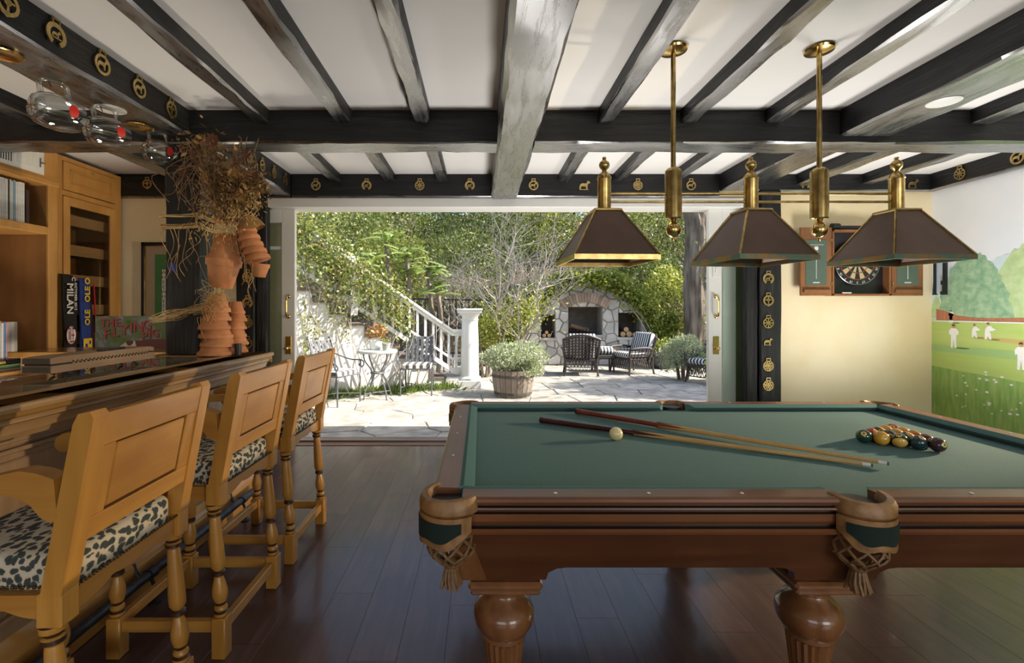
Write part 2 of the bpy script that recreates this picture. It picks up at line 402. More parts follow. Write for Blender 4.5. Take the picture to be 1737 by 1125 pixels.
BARREL = wood('weathered_barrel', (.20, .16, .125), (.36, .30, .24), 'z', .8, 14, 0, .15, .2)
HOOP = mat('rusty_hoop', (.06, .055, .05), .7, .3, c2=(.11, .095, .08), scale=20)
BARK = mat('trunk_bark', (.11, .08, .055), .95, c2=(.32, .26, .20), scale=9, stretch=(1, 1, .15), bmp=.8)
TWIG = mat('pale_twig', (.30, .26, .22), .85, c2=(.46, .42, .37), scale=12)
WICKER = mat('dark_wicker', (.038, .027, .024), .5, c2=(.065, .048, .042), scale=60)
BLACKP = mat('black_plastic', (.012, .012, .014), .4)
def stripes(name, a, b, scale, axis):
    m, t, bs = nodes(name); s = N(t, 'ShaderNodeSeparateXYZ'); t.links.new(N(t, 'ShaderNodeTexCoord').outputs['Object'], s.inputs[0])
    mu = N(t, 'ShaderNodeMath', operation='MULTIPLY'); mu.inputs[1].default_value = scale; t.links.new(s.outputs[axis], mu.inputs[0])
    fr = N(t, 'ShaderNodeMath', operation='FRACT'); t.links.new(mu.outputs[0], fr.inputs[0])
    gt = N(t, 'ShaderNodeMath', operation='GREATER_THAN'); gt.inputs[1].default_value = .5; t.links.new(fr.outputs[0], gt.inputs[0])
    t.links.new(mix(t, gt.outputs[0], a, b), bs.inputs['Base Color']); bs.inputs['Roughness'].default_value = .9; return m
STRIPE = stripes('striped_canvas', (.80, .78, .72), (.09, .085, .085), 9, 0)
STRIPEB = stripes('black_striped_canvas', (.75, .74, .7), (.03, .03, .032), 14, 0)
def leopard():
    m, t, b = nodes('leopard_fabric'); v = coords(t, (1.0, .72, 1.0))
    nz = N(t, 'ShaderNodeTexNoise'); nz.inputs['Scale'].default_value = 30; t.links.new(v, nz.inputs['Vector'])
    ad = N(t, 'ShaderNodeVectorMath', operation='MULTIPLY_ADD'); ad.inputs[1].default_value = (.030, .030, .030)
    t.links.new(nz.outputs['Color'], ad.inputs[0]); t.links.new(v, ad.inputs[2])
    vo = N(t, 'ShaderNodeTexVoronoi'); vo.inputs['Scale'].default_value = 50; vo.inputs['Randomness'].default_value = .8; t.links.new(ad.outputs[0], vo.inputs['Vector'])
    col = ramp(t, vo.outputs['Distance'], [(.0, (.035, .045, .045)), (.44, (.06, .07, .065)), (.52, (.58, .50, .37)), (1, (.66, .58, .45))])
    t.links.new(col, b.inputs['Base Color']); b.inputs['Roughness'].default_value = .95; bump(t, b, noise(t, v, 400, 2), .1); return m
LEOP = leopard()
G1 = leafmat('green_leaf', (.055, .085, .022), (.17, .21, .055), (.46, .46, .19))
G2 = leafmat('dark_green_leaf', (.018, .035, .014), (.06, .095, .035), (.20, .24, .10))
G3 = leafmat('yellow_green_leaf', (.13, .17, .025), (.36, .39, .07), (.68, .63, .20))
G4 = leafmat('silver_green_leaf', (.24, .28, .17), (.44, .48, .33), (.68, .70, .56))
G5 = leafmat('vine_leaf', (.11, .15, .03), (.26, .30, .08), (.46, .34, .16))
G6 = leafmat('autumn_leaf', (.30, .10, .04), (.42, .20, .08), (.45, .30, .12))
G7 = leafmat('grass_blade', (.05, .11, .02), (.12, .20, .04), (.22, .27, .07))
G8 = leafmat('big_pale_leaf', (.14, .22, .06), (.25, .33, .10), (.36, .42, .16))
# ------------------------------------------------------------------ the room
YF, XL, XR, ZC, YB = 4.75, -4.0, 4.44, 2.65, -3.3
fl = MB().box((XL, YB, -.14), (XR, 4.72, -.03)).build('floor', mat('sub_floor', (.03, .015, .013), .6)); struct(fl, 'dark wooden floorboards')
pm = {}
row = 0; x = XL + .02; rest = MB()
while x < XR - .01:
    wd = min(.183, XR - x); y = YB + .01 - (row * .437) % 1.22
    while y < 4.71:
        a, b = max(y, YB), min(y + 1.22, 4.72)
        if b - a > .05 and b > 1.0:
            k = (round(wd, 3), round(b - a, 3))
            if k not in pm: pm[k] = MB().box((-wd/2 + .0003, -(b-a)/2 + .0003, -.03), (wd/2 - .0003, (b-a)/2 - .0003, 0), .0007).mesh('floorboard')
            link('floorboard', pm[k], FLOORW, fl, Vector((x + wd/2, (a+b)/2, 0)) - fl.location)
        elif b - a > .05: rest.box((x + .0003, a, -.03), (x + wd - .0003, b - .0005, 0))
        y += 1.22
    x += .183; row += 1
rest.build('floorboard_field', FLOORW, fl, kind='stuff')
struct(MB().box((XL - .2, YB - .2, ZC), (XR + .2, 5.0, ZC + .12)).build('ceiling', CEIL), 'white plaster ceiling between black beams')
struct(MB().box((XL - .2, YB - .2, -.14), (XL, 5.0, ZC)).build('wall_left', PLASTER))
struct(MB().box((XR, YB - .2, -.14), (XR + .2, 5.0, ZC)).build('wall_right', PLASTER), 'right wall carrying the painted mural')
m = MB()                                                          # front wall with the wide door opening and pockets for the sliding doors
m.box((XL, YF, -.14), (-2.2, YF + .06, ZC)); m.box((XL, 4.92, -.14), (-1.99, 5.0, ZC))
m.box((2.72, YF, -.14), (XR, YF + .06, ZC)); m.box((2.36, 4.97, -.14), (XR, 5.05, ZC)); m.box((-2.2, YF, 2.40), (2.72, 5.0, ZC))
struct(m.build('wall_front', PLASTER), 'cream plaster front wall with the wide door opening')
m = MB()                                                          # back wall with two windows
for a, b, z0, z1 in ((XL, -2.3, 0, ZC), (.5, 1.7, 0, ZC), (4.1, XR, 0, ZC), (-2.3, .5, 0, .5), (-2.3, .5, 2.4, ZC), (1.7, 4.1, 0, .5), (1.7, 4.1, 2.4, ZC)):
    m.box((a, YB - .15, z0 - .14*(z0 == 0)), (b, YB, z1))
struct(m.build('wall_back', PLASTER))
for i, (a, b) in enumerate(((-2.3, .5), (1.7, 4.1))):
    o = MB(); 
    for q in (0, .5, 1): o.box((a + (b-a-.06)*q, YB - .1, .5), (a + (b-a-.06)*q + .06, YB - .04, 2.4))
    o.box((a, YB - .1, .5), (b, YB - .04, .56)); o.box((a, YB - .1, 2.34), (b, YB - .04, 2.4))
    struct(o.build('window_%d' % (i+1), WHITE))
# roof over the wall: the eave shades the first strip of the terrace
struct(MB().box((XL - .4, YB - .5, ZC + .14), (XR + .4, 5.13, ZC + .30)).build('roof', mat('roof_board', (.3, .28, .26), .8)))
# ------------------------------------------------------------------ beams
def rough_beam(axis, a, b, u0, u1, v0, v1, jit=.007, seg=.14, ch=.012):
    """a hewn beam along AXIS from a to b; u,v: the other two axes' extents; wavering chamfered edges"""
    mb = MB(); n = max(2, int((b-a)/seg)); V = []
    base = [(u0+ch, v0), (u1-ch, v0), (u1, v0+ch), (u1, v1), (u0, v1), (u0, v0+ch)]
    ph = [random.uniform(0, 6) for _ in range(12)]
    for i in range(n+1):
        t = a + (b-a)*i/n
        for k, (u, v) in enumerate(base):
            j = 0 if v == v1 else jit
            du = j*(math.sin(t*5+ph[k])*.5 + random.uniform(-.7, .7)); dv = j*(math.sin(t*4+ph[k+6])*.5 + random.uniform(-.7, .7))
            p = {'x': (t, u+du, v+dv), 'y': (u+du, t, v+dv), 'z': (u+du, v+dv, t)}[axis]; V.append(p)
    Fc = [(i*6+j, i*6+(j+1) % 6, (i+1)*6+(j+1) % 6, (i+1)*6+j) for i in range(n) for j in range(6)] + [(5,4,3,2,1,0), tuple(n*6+j for j in range(6))]
    mb.add(V, Fc)
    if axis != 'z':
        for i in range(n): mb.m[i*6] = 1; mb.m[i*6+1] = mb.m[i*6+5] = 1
    return mb
def beam(axis, a, b, u0, u1, v0, v1, label, group=None, **k):
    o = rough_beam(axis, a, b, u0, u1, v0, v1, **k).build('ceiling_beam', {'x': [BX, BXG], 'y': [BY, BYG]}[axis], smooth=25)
    return tag(o, label, 'beam', group)
beam('x', XL, .11, 3.20, 3.40, 2.43, ZC, 'black cross beam left of the thick central beam, above the pot figure')
beam('x', .36, XR, 3.20, 3.40, 2.43, ZC, 'black cross beam right of the thick central beam, behind the lamp rods')
beam('y', YB, YF, .11, .36, 2.41, ZC, 'thickest black beam in the middle of the ceiling, running to the doors', ch=.02, jit=.009)
beam('y', YB, 3.20, -2.26, -1.93, 2.48, ZC, 'black beam with horse brasses and hanging glass mugs, upper left')
beam('y', 3.40, YF, -2.09, -1.85, 2.44, ZC, 'short black beam with brasses behind the dried flowers, meeting the doors')
beam('y', YB, 3.20, 2.38, 2.72, 2.475, ZC, 'wide black beam with a white disc underneath, upper right')
beam('y', 3.40, YF - .04, 2.33, 2.62, 2.48, ZC, 'short wide black beam between cross beam and door post, far right')
sides = ['far left joist', 'second joist from the left', 'joist just left of the central beam', 'joist just right of the central beam', 'joist between the two brass lamp rods', 'joist right of both brass lamp rods']
for i, xx in enumerate((-1.45, -.905, -.385, .83, 1.375, 1.935)):
    beam('y', YB, 3.20, xx - .052, xx + .052, 2.562, ZC, 'slim black ' + sides[i] + ' on the near side of the cross beam', 'ceiling joists', jit=.008)
    xx *= .975
    beam('y', 3.40, YF - .04, xx - .05, xx + .05, 2.575, ZC, 'short black ' + ['far left joist', 'second joist from the left', 'joist just left of the central beam', 'joist just right of the central beam', 'second joist right of the central beam', 'third joist right of the central beam'][i] + ' between cross beam and open doors', 'ceiling joists', jit=.006)
beam('y', YB, 3.20, -2.98, -2.86, 2.55, ZC, 'black joist left of the mug beam, over the bar', 'ceiling joists')
beam('y', 3.40, YF - .04, -2.86, -2.72, 2.53, ZC, 'short black joist between glass cabinet and black post', 'ceiling joists')
beam('y', YB, 3.20, 3.24, 3.36, 2.55, ZC, 'black joist between the wide right beam and mural wall, near side', 'ceiling joists')
beam('y', 3.40, YF - .04, 3.08, 3.22, 2.54, ZC, 'short black joist above the dart cabinet', 'ceiling joists')
beam('y', 3.40, YF - .04, 3.72, 3.84, 2.55, ZC, 'short black joist nearest the mural, above the lamp', 'ceiling joists')
beam('x', -1.84, 2.33, YF - .04, YF + .01, 2.425, ZC, 'black header beam with a row of horse brasses above the open doors', jit=.003)
beam('x', 2.33, XR, YF - .04, YF + .01, 2.485, ZC, 'black header beam above the dart cabinet', jit=.003)
beam('x', XL, -1.85, YF - .04, YF + .01, 2.42, ZC, 'black header beam with one brass above the framed poster', jit=.003)
beam('y', YB, YF - .04, XR - .06, XR, 2.485, ZC, 'black wall plate beam above the painted mural', jit=.003)
# black posts
o = rough_beam('z', 1.035, 2.43, -2.09, -1.865, 3.20, 3.385, jit=.005).build('post', BZ, smooth=25); tag(o, 'square black post standing on the bar behind the pot figure', 'post')
o = rough_beam('z', 0, 2.425, -2.375, -2.2, YF - .05, YF, jit=.004).build('trim_1', BZ, smooth=25); struct(o, 'black door trim with horse brasses left of the doors')
o = rough_beam('z', 0, 2.485, 2.72, 2.93, YF - .05, YF, jit=.004).build('trim_2', BZ, smooth=25); struct(o, 'black door trim with six horse brasses beside the cream wall')
o = rough_beam('z', 0, 2.425, -2.2, -2.09, YF - .02, 4.80, jit=.004).build('trim_3', BZ, smooth=25); struct(o, 'black jamb left of the doors')
o = rough_beam('z', 0, 2.425, 2.60, 2.72, YF - .02, 4.80, jit=.004).build('trim_4', BZ, smooth=25); struct(o, 'black jamb right of the doors')
struct(MB().box((-2.09, YF - .01, 2.335), (2.60, 5.0, 2.425), .004).build('trim_5', WHITE), 'white door head above the opening')
m = MB().box((-2.2, 4.715, -.06), (2.72, 5.02, .006), .004); struct(m.build('threshold', wood('threshold_wood', (.16, .06, .03), (.23, .09, .045), 'x', .35)), 'reddish wooden door threshold')
struct(MB().box((-2.2, 4.84, .006), (2.72, 4.90, .02), .003).build('trim_6', mat('door_track', (.25, .24, .22), .4, .8)), 'metal sliding door track')
# sliding doors, mostly slid into the wall
def door(name, x0, x1, handle_x, label, left):
    d = bpy.data.objects.new(name, None); C.objects.link(d); d.location = ((x0+x1)/2, 4.87, .02); struct(d, label)
    y0, y1 = (4.845, 4.895) if handle_x else (4.905, 4.955); st = .135
    for a, b, nm in ((x0, x0+st, 'stile'), (x1-st, x1, 'stile')): MB().box((a, y0, .02), (b, y1, 2.335), .004).build(nm, WHITE, d)
    for a, b in ((.02, .24), (2.20, 2.335)): MB().box((x0+st, y0, a), (x1-st, y1, b), .004).build('rail', WHITE, d)
    MB().box((x0+st, y0+.008, 1.93), (x1-st, y1-.008, 1.965), .003).build('muntin', WHITE, d)
    MB().box((x0+st, y0+.022, 1.965), (x1-st, y0+.028, 2.20)).build('pane', PANE, d)
    MB().box((x0+st, y0+.022, .24), (x1-st, y0+.028, 1.93)).build('pane', PANE, d)
    if handle_x is None: return d
    h = MB(); hz = 1.36 if left else 1.36
    h.tube(bez([(handle_x, y0, hz+.10), (handle_x, y0-.045, hz+.09), (handle_x, y0-.05, hz), (handle_x, y0-.045, hz-.09), (handle_x, y0, hz-.10)], 6), .010, 8)
    for q in (.10, -.10): h.lathe([(.022, 0), (.022, .006), (.012, .012)], 14, (handle_x, y0, hz+q), Matrix.Rotation(PI/2, 3, 'X'))
    h.build('pull_handle', BRASSB, d, 40)
    l = MB().box((handle_x-.03, y0-.006, .88), (handle_x+.03, y0, 1.06), .004).build('lock_plate', BRASSB, d)
    MB().sph((handle_x+(-.005 if left else .005), y0-.035, .94), .02, 12, 8).tube([(handle_x, y0-.004, .94), (handle_x, y0-.03, .94)], .009, 8).build('knob', BRASSB, l, 40)
    return d
door('door_1', -2.75, -1.86, -1.925, 'white glazed sliding door with brass handle, left side', True)
door('door_2', 2.285, 3.2, 2.36, 'white glazed sliding door with brass handle, right side', False)
door('door_3', 2.46, 3.3, None, 'second white sliding door seen through the right door glass', False)
# a light switch on the right door stile
m = MB().box((2.325, 4.838, 1.655), (2.40, 4.845, 1.80), .002); sw = tag(m.build('switch_plate', WHITE), 'small white switch plate on the right door stile', 'switch')
MB().box((2.352, 4.832, 1.70), (2.373, 4.838, 1.755), .001).build('rocker', WHITE, sw)
# ------------------------------------------------------------------ mural on the right wall
XM = XR - .004
mu = thing('mural', 'painted mural of a cricket match with trees and meadow on the right wall', 'mural', (XM, 3.0, .0))
def paint(name, poly, mat_, lv, parent=mu):
    return MB().prism(poly, 0, .0008, lambda u, v, d: (XM - .0009*lv - d, u, v)).build(name, mat_, parent)
def pm_(name, c, c2=None, scale=6, stretch=(1, 1, 1)): return mat(name, c, .8, c2=c2 or c, scale=scale, stretch=stretch, world=True)
def wp(px, py): Y = F*XM/(px-CX); return (Y, H-(py-CY)/F*Y)
paint('painted_sky', [(-1, 1.2), (YF, 1.2), (YF, 2.485), (-1, 2.485)], pm_('painted_sky', (.80, .86, .93), (.93, .93, .93), 1.2), 0)
paint('painted_field', [(-1, .0), (YF, .0), (YF, 1.225), (-1, 1.225)], pm_('painted_field', (.40, .58, .14), (.55, .68, .22), 1.4, (1, .4, 3)), 1)
paint('painted_meadow', [(-1, .0), (YF, .0), (YF, .78), (4.5, .76), (4.2, .75), (3.9, .73), (3.4, .72), (2.5, .74), (-1, .70)], pm_('painted_meadow', (.22, .42, .10), (.38, .55, .16), 9, (1, 3, .6)), 2)
paint('painted_stripe', [(-1, .80), (YF, .93), (YF, .99), (-1, .95)], pm_('painted_shadow_stripe', (.36, .56, .22)), 2)
paint('painted_path', [(-1, 1.213), (YF, 1.213), (YF, 1.228), (-1, 1.228)], pm_('painted_path', (.82, .84, .8)), 2)
def fluff(Y0, z0, w_, h_, n=26, k=.12, seed=1, cone=.5):
    r = random.Random(seed); P = []
    for i in range(n+1):
        t = i/n; a = PI*t; u = -math.cos(a)*w_/2; v = math.sin(a)**(cone+.4)*h_
        u *= 1 - (1-cone)*.5*(v/h_)**1.4
        P.append((Y0 + u*(1+r.uniform(-k, k)), z0 + v*(1+r.uniform(-k, k)*.5)))
    return P
TA, TB, TC = pm_('painted_far_trees', (.62, .76, .80), (.70, .82, .84)), pm_('painted_conifer', (.22, .42, .26), (.42, .60, .38), 16), pm_('painted_light_tree', (.45, .62, .30), (.58, .72, .40), 14)
for i, (Y0, z0, w_, h_) in enumerate(((4.55, 1.225, .55, .50), (4.05, 1.225, .8, .58), (3.5, 1.225, .9, .55), (2.7, 1.225, 1.0, .6), (1.8, 1.225, 1.1, .55))): paint('painted_tree', fluff(Y0, z0, w_, h_, 30, .06, i), TA, 2)
for i, (Y0, w_, h_) in enumerate(((3.93, .62, .62), (2.9, .8, .7), (4.70, .12, .22))): paint('painted_tree', fluff(Y0, 1.24, w_, h_, 36, .07, 10+i), TC, 3)
for i, (Y0, w_, h_) in enumerate(((4.36, .66, .60), (3.35, .7, .66), (2.2, .8, .7))): paint('painted_tree', fluff(Y0, 1.255, w_, h_, 44, .07, 20+i, .3), TB, 4)
paint('painted_fence', [(2.0, 1.228), (4.70, 1.228), (4.70, 1.335), (4.62, 1.318), (4.5, 1.275), (4.3, 1.252), (3.9, 1.262), (2, 1.27)], pm_('painted_fence', (.42, .16, .09), (.52, .22, .12), 12, (1, 4, .2)), 5)
paint('painted_pitch', [wp(1648, 574), wp(1737, 585), wp(1737, 577), wp(1660, 571)], pm_('painted_pitch', (.60, .45, .18)), 2)
PW = pm_('painted_white', (.90, .90, .88)); PH = pm_('painted_hair', (.12, .05, .03)); PS = pm_('painted_shade', (.10, .22, .04)); PK = pm_('painted_skin', (.6, .32, .2))
def cricketer(px, py, h, pose=0):
    s = h*wp(px, py)[0]/F/1.0; Y, z = wp(px, py)
    P = [(-.13, 0), (-.04, 0), (0, .38), (.04, 0), (.13, 0), (.12, .5), (.14, .6), (.20, .58), (.24, .74), (.13, .86), (.04, .88), (-.04, .88), (-.13, .86), (-.22, .74), (-.2, .55), (-.13, .6), (-.12, .5)]
    if pose == 1: P = [(-.2, 0), (-.1, 0), (-.02, .22), (.1, 0), (.2, 0), (.16, .4), (.05, .5), (.28, .55), (.5, .66), (.3, .72), (.15, .86), (-.02, .86), (-.16, .66), (-.2, .4)]
    o = paint('painted_cricketer', [(Y - u*s, z + v*s) for u, v in P], PW, 5)
    paint('head', [(Y - (.075*math.cos(a))*s, z + (.945 + .085*math.sin(a))*s) for a in [k*PI/5 for k in range(10)]], PK, 6, o)
    paint('hair', [(Y - (.08*math.cos(a))*s, z + (.965 + .08*math.sin(a))*s) for a in [k*PI/6 for k in range(7)]], PH, 7, o)
    paint('painted_shadow', [(Y - (.35 + .35*math.cos(a))*s, z + (.0 + .035*math.sin(a))*s) for a in [k*PI/6 for k in range(12)]], PS, 3, o)
cricketer(1614, 548, 21); cricketer(1618.5, 590, 38); cricketer(1654, 573, 22, 1); cricketer(1677, 576, 27, 1); cricketer(1733, 628, 45)
for i in range(46):
    Y = random.uniform(2.2, 4.55) if i > 26 else random.uniform(3.9, 4.5); z = random.uniform(.42, .78); s = random.uniform(.008, .016)
    paint('painted_daisy', [(Y + s*math.cos(a), z + s*.6*math.sin(a)) for a in [k*PI/4 for k in range(8)]], PW, 4)
# ------------------------------------------------------------------ horse brasses
def brass_mesh(kind):
    m = MB(); fn = lambda u, v, d: (u, -d, v); t0, t1 = 0, .005
    def ring(r0, r1, cx=0, cz=0, n=18, a0=0, a1=2*PI):
        for k in range(n):
            a, b = a0+(a1-a0)*k/n, a0+(a1-a0)*(k+1)/n
            m.prism([(cx+r0*math.cos(a), cz+r0*math.sin(a)), (cx+r1*math.cos(a), cz+r1*math.sin(a)), (cx+r1*math.cos(b), cz+r1*math.sin(b)), (cx+r0*math.cos(b), cz+r0*math.sin(b))], t0, t1, fn)
    def bar(a, b, w_=.006):
        d = Vector((b[0]-a[0], b[1]-a[1])); n_ = Vector((-d.y, d.x)).normalized()*w_/2
        m.prism([(a[0]+n_.x, a[1]+n_.y), (a[0]-n_.x, a[1]-n_.y), (b[0]-n_.x, b[1]-n_.y), (b[0]+n_.x, b[1]+n_.y)], t0, t1, fn)
    def loop(): bar((-.014, .036), (-.014, .056)); bar((.014, .036), (.014, .056)); bar((-.017, .056), (.017, .056), .007)
    horse = [(-.026, -.018), (-.021, -.018), (-.017, -.004), (.004, -.006), (.008, -.02), (.013, -.02), (.013, 0), (.017, .01), (.025, .010), (.026, .015), (.018, .024), (.012, .022), (.008, .010), (-.014, .011), (-.024, .004), (-.028, -.008)]
    if kind == 0: ring(.030, .041); loop(); m.prism(horse, t0, t1, fn)
    elif kind == 1: ring(.033, .040); loop(); ring(.0, .011, n=10); [bar((.008*math.cos(k*PI/4), .008*math.sin(k*PI/4)), (.036*math.cos(k*PI/4), .036*math.sin(k*PI/4)), .007) for k in range(8)]
    elif kind == 2: ring(.026, .042, 0, 0, 16, -1.1, PI+1.1); loop(); m.prism([(u*.7, v*.7) for u, v in horse], t0, t1, fn); bar((-.02, -.012), (.02, -.012), .005)
    elif kind == 3:
        loop(); ring(.0, .012, n=10)
        for k in range(6): ring(.006, .013, .026*math.cos(k*PI/3+.5), .026*math.sin(k*PI/3+.5), 10)
        ring(.036, .040)
    elif kind == 4: [m.prism([(u*1.7, v*1.7) for u, v in horse], t0, t1, fn)]; bar((-.045, -.034), (.03, -.034), .006)
    elif kind == 5: loop(); ring(.028, .040, 0, 0, 18); bar((0, -.03), (0, .03), .008); bar((-.024, .006), (.024, .006), .007); ring(.006, .013, 0, .004, 10); ring(.004, .010, 0, -.034, 8)
    return m.mesh('horse_brass')
BM = [brass_mesh(k) for k in range(6)]
KN = ['a standing horse', 'eight wheel spokes', 'a horseshoe and tiny horse', 'a ring of small circles', 'horse figure cut out', 'a cross and boss']
def brass(k, loc, face, label, group, s=1.15):
    o = link('horse_brass', BM[k], GOLDB, None, loc); o.rotation_euler = (0, 0, {'front': 0, 'right': PI/2, 'left': -PI/2}[face]); o.scale = (s, s, s)
    tag(o, label, 'horse brass', group); return o
for i, px in enumerate((8, 91, 170, 233, 288)):
    Y = F*1.93/(CX-px); brass((5, 2, 0, 0, 5)[i], (-1.922, Y, 2.572), 'right', '%s horse brass from the left on the mug beam, with %s' % (ORD[i], KN[(5, 2, 0, 0, 5)[i]]), 'brasses on the mug beam', 1.25)
for i, px in enumerate((394, 420, 443, 463, 482)):
    Y = F*1.85/(CX-px); brass((2, 5, 0, 3, 2)[i], (-1.842, Y, 2.545), 'right', '%s brass from the left on the short beam behind the dried flowers' % ORD[i], 'brasses on the short beam')
hb = (536, 622, 712, 797, 905, 992, 1082, 1172)
for i, px in enumerate(hb):
    k = (0, 2, 1, 2, 0, 4, 3, 0)[i]; brass(k, ((px-CX)/F*(YF-.047), YF - .047, 2.535), 'front', '%s brass from the left on the beam above the doors' % ORD[i], 'brasses above the doors')
for i, (px, lb) in enumerate(((250, 'single round brass on the beam above the framed poster'), (1366, 'brass on the header beam between the two right lamp shades'), (1549, 'brass on the header beam near the mural corner'))):
    brass((5, 2, 4)[i], ((px-CX)/F*(YF-.047), YF - .047, 2.55), 'front', lb, 'single brasses')
for i, px in enumerate((1630, 1728)):
    brass((1, 0)[i], (XR - .068, F*(XR-.06)/(px-CX), 2.565), 'left', ('star shaped brass above the mural near the corner', 'round brass above the mural at the right picture edge')[i], 'brasses above the mural', 1.3)
for i, py in enumerate((473, 510, 548, 580, 621, 654)):
    k = (2, 5, 1, 4, 3, 3)[i]; p = at(1303, py, YF - .057); brass(k, p, 'front', '%s brass from the top on the post beside the cream wall' % ORD[i], 'brasses on the right post', 1.3 if k != 4 else .9)
for i, py in enumerate((470, 514, 548, 583)):
    p = at(420, py, YF - .057); brass((1, 2, 3, 5)[i], p, 'front', '%s brass from the top on the post left of the doors' % ORD[i], 'brasses on the left post', 1.25)
# ------------------------------------------------------------------ ceiling fittings
def downlight(x, y, z, label):
    d = thing('downlight', label, 'downlight', (x, y, z))
    MB().lathe([(.052, .0), (.075, -.002), (.078, -.008), (.070, -.012), (.052, -.006)], 28, (x, y, z)).build('trim_ring', BRASSB, d, 40)
    MB().lathe([(.052, -.005), (.040, -.002), (0, -.001)], 28, (x, y, z)).build('lens', mat('downlight_lens', (.30, .22, .12), .3, .6), d, 40)
    return d
downlight(-2.13, 3.02, 2.48, 'brass recessed downlight beside the mug nearest the post')
downlight(-2.14, 2.16, 2.48, 'brass recessed downlight at the left picture edge')
def disc(x, y, z, label): return tag(MB().lathe([(0, 0), (.075, 0), (.078, -.004), (.07, -.008), (0, -.008)][::-1], 28, (x, y, z)).build('ceiling_disc', WHITE, smooth=30), label, 'disc')
disc(-2.12, 2.77, 2.48, 'white disc under the mug beam behind the second mug'); disc(2.55, 2.66, 2.474, 'white disc under the wide right beam')
def mug(x, y, label, s=1.0, rz=.5):
    g = thing('glass_mug', label, 'mug', (0, 0, 0), 'glass mugs hanging from hooks')
    M = Matrix.Rotation(PI/2, 3, 'Y')                       # lies on its side, mouth to +x
    pr = [(.0, 0), (.036, 0), (.046, .012), (.054, .045), (.055, .08), (.049, .115), (.043, .13), (.039, .13), (.045, .112), (.050, .08), (.049, .045), (.04, .02), (0, .016)]
    MB().lathe([(r*1.25, z*1.15 - .075) for r, z in pr], 28, (0, 0, -.122), M).build('bowl', GLASS, g, 40)
    MB().tube(bez([(-.05, 0, -.062), (-.052, 0, -.02), (-.015, 0, -.008), (.03, 0, -.016), (.038, 0, -.062)], 6), .0095, 10).build('handle', GLASSH, g, 40)
    em = MB(); pe = lambda a, k: (.026 + .016*k*math.cos(a), -.0695*math.cos(.36*k*math.sin(a)), -.122 + .0695*math.sin(.36*k*math.sin(a)))
    V = [pe(0, 0)] + [pe(2*PI*q/20, k) for k in (.5, 1) for q in range(20)]
    em.add(V, [(0, 1+q, 1+(q+1) % 20) for q in range(20)] + [(1+q, 21+q, 21+(q+1) % 20, 1+(q+1) % 20) for q in range(20)]).build('red_emblem', mat('red_emblem', (.65, .02, .015), .5), g)
    bs = MB()
    for q in range(10): bs.tube([(-.0765, .012*math.cos(q*PI/5), -.122 + .012*math.sin(q*PI/5)), (-.0765, .036*math.cos(q*PI/5), -.122 + .036*math.sin(q*PI/5))], .004, 6)
    bs.build('cut_star_base', GLASSH, g, 40)
    MB().tube(bez([(-.018, 0, -.03), (-.02, .012, -.008), (-.01, .004, .012), (-.006, 0, .02)], 6), .0022, 6).build('hook', IRON, g, 40)
    g.scale = (s, s, s); g.rotation_euler = (0, 0, rz); g.location = (x, y, 2.475)
    return g
mug(-2.12, 2.42, 'largest hanging glass mug at the far left, red emblem', 1.3, 1.1); mug(-2.10, 2.72, 'middle of the three hanging glass mugs, in front of the white disc', 1.25, 1.05); mug(-2.06, 3.10, 'smallest hanging glass mug beside the dried flowers', 1.12, 1.0)
# ------------------------------------------------------------------ the bar
ZB, XB, YE = 1.03, -1.46, 3.42
bar = thing('bar_counter', 'long wooden bar with panelled front and glossy top, left side', 'bar', (-1.8, 1.2, 0))
Y0b = -1.2
def bar_prism(poly, name, mt): return MB().prism(poly, Y0b, YE, lambda u, v, d: (u, d, v)).build(name, mt, bar, 30)
def strip(name, x0, x1, z0, z1, mt, c=.004, y0=Y0b, y1=YE): return MB().box((x0, y0, z0), (x1, y1, z1), c).build(name, mt, bar)
# top: wooden border around an inset pane over old prints
strip('top_border', -1.60, XB - .012, .985, ZB, BARTOP); strip('top_border', -2.16, -2.08, .985, ZB, BARTOP)
MB().box((-2.08, 3.12, .985), (-1.60, YE, ZB), .003).build('top_border', BARTOP, bar)
pr_m, t, b = nodes('old_prints'); vo = N(t, 'ShaderNodeTexVoronoi'); vo.inputs['Scale'].default_value = 4.5; vv = coords(t, (1, 1, 1)); t.links.new(vv, vo.inputs['Vector'])
t.links.new(mix(t, ramp(t, noise(t, vv, 9, 5), [(.4, 0.0), (.62, .8)]), ramp(t, vo.outputs['Color'], [(0, (.10, .085, .05)), (.45, (.16, .13, .07)), (.75, (.30, .26, .16)), (1, (.5, .45, .34))]), (.12, .09, .045)), b.inputs['Base Color']); b.inputs['Roughness'].default_value = .6
b.inputs['Coat Weight'].default_value = 1; b.inputs['Coat Roughness'].default_value = .02
MB().box((-2.08, Y0b, .985), (-1.60, 3.12, 1.026)).build('glazed_prints', pr_m, bar)
nose = [(XB-.012, ZB), (XB-.004, ZB-.003), (XB, ZB-.012), (XB-.003, ZB-.024), (XB-.014, ZB-.028), (XB-.014, ZB-.034), (XB-.024, ZB-.042), (XB-.030, ZB-.056), (XB-.030, ZB-.064), (XB-.046, ZB-.072), (XB-.056, ZB-.09), (XB-.058, ZB-.104), (XB-.075, ZB-.108), (XB-.085, ZB-.13), (XB-.20, ZB-.13), (XB-.20, ZB)]
bar_prism(nose, 'edge_moulding', BAREDGE)
strip('end_moulding', -2.16, XB - .02, .955, 1.02, BARTOP, .006, YE, YE + .02)
XP = -1.62
strip('front_board', -2.10, XP, .10, .985, BARP, 0)
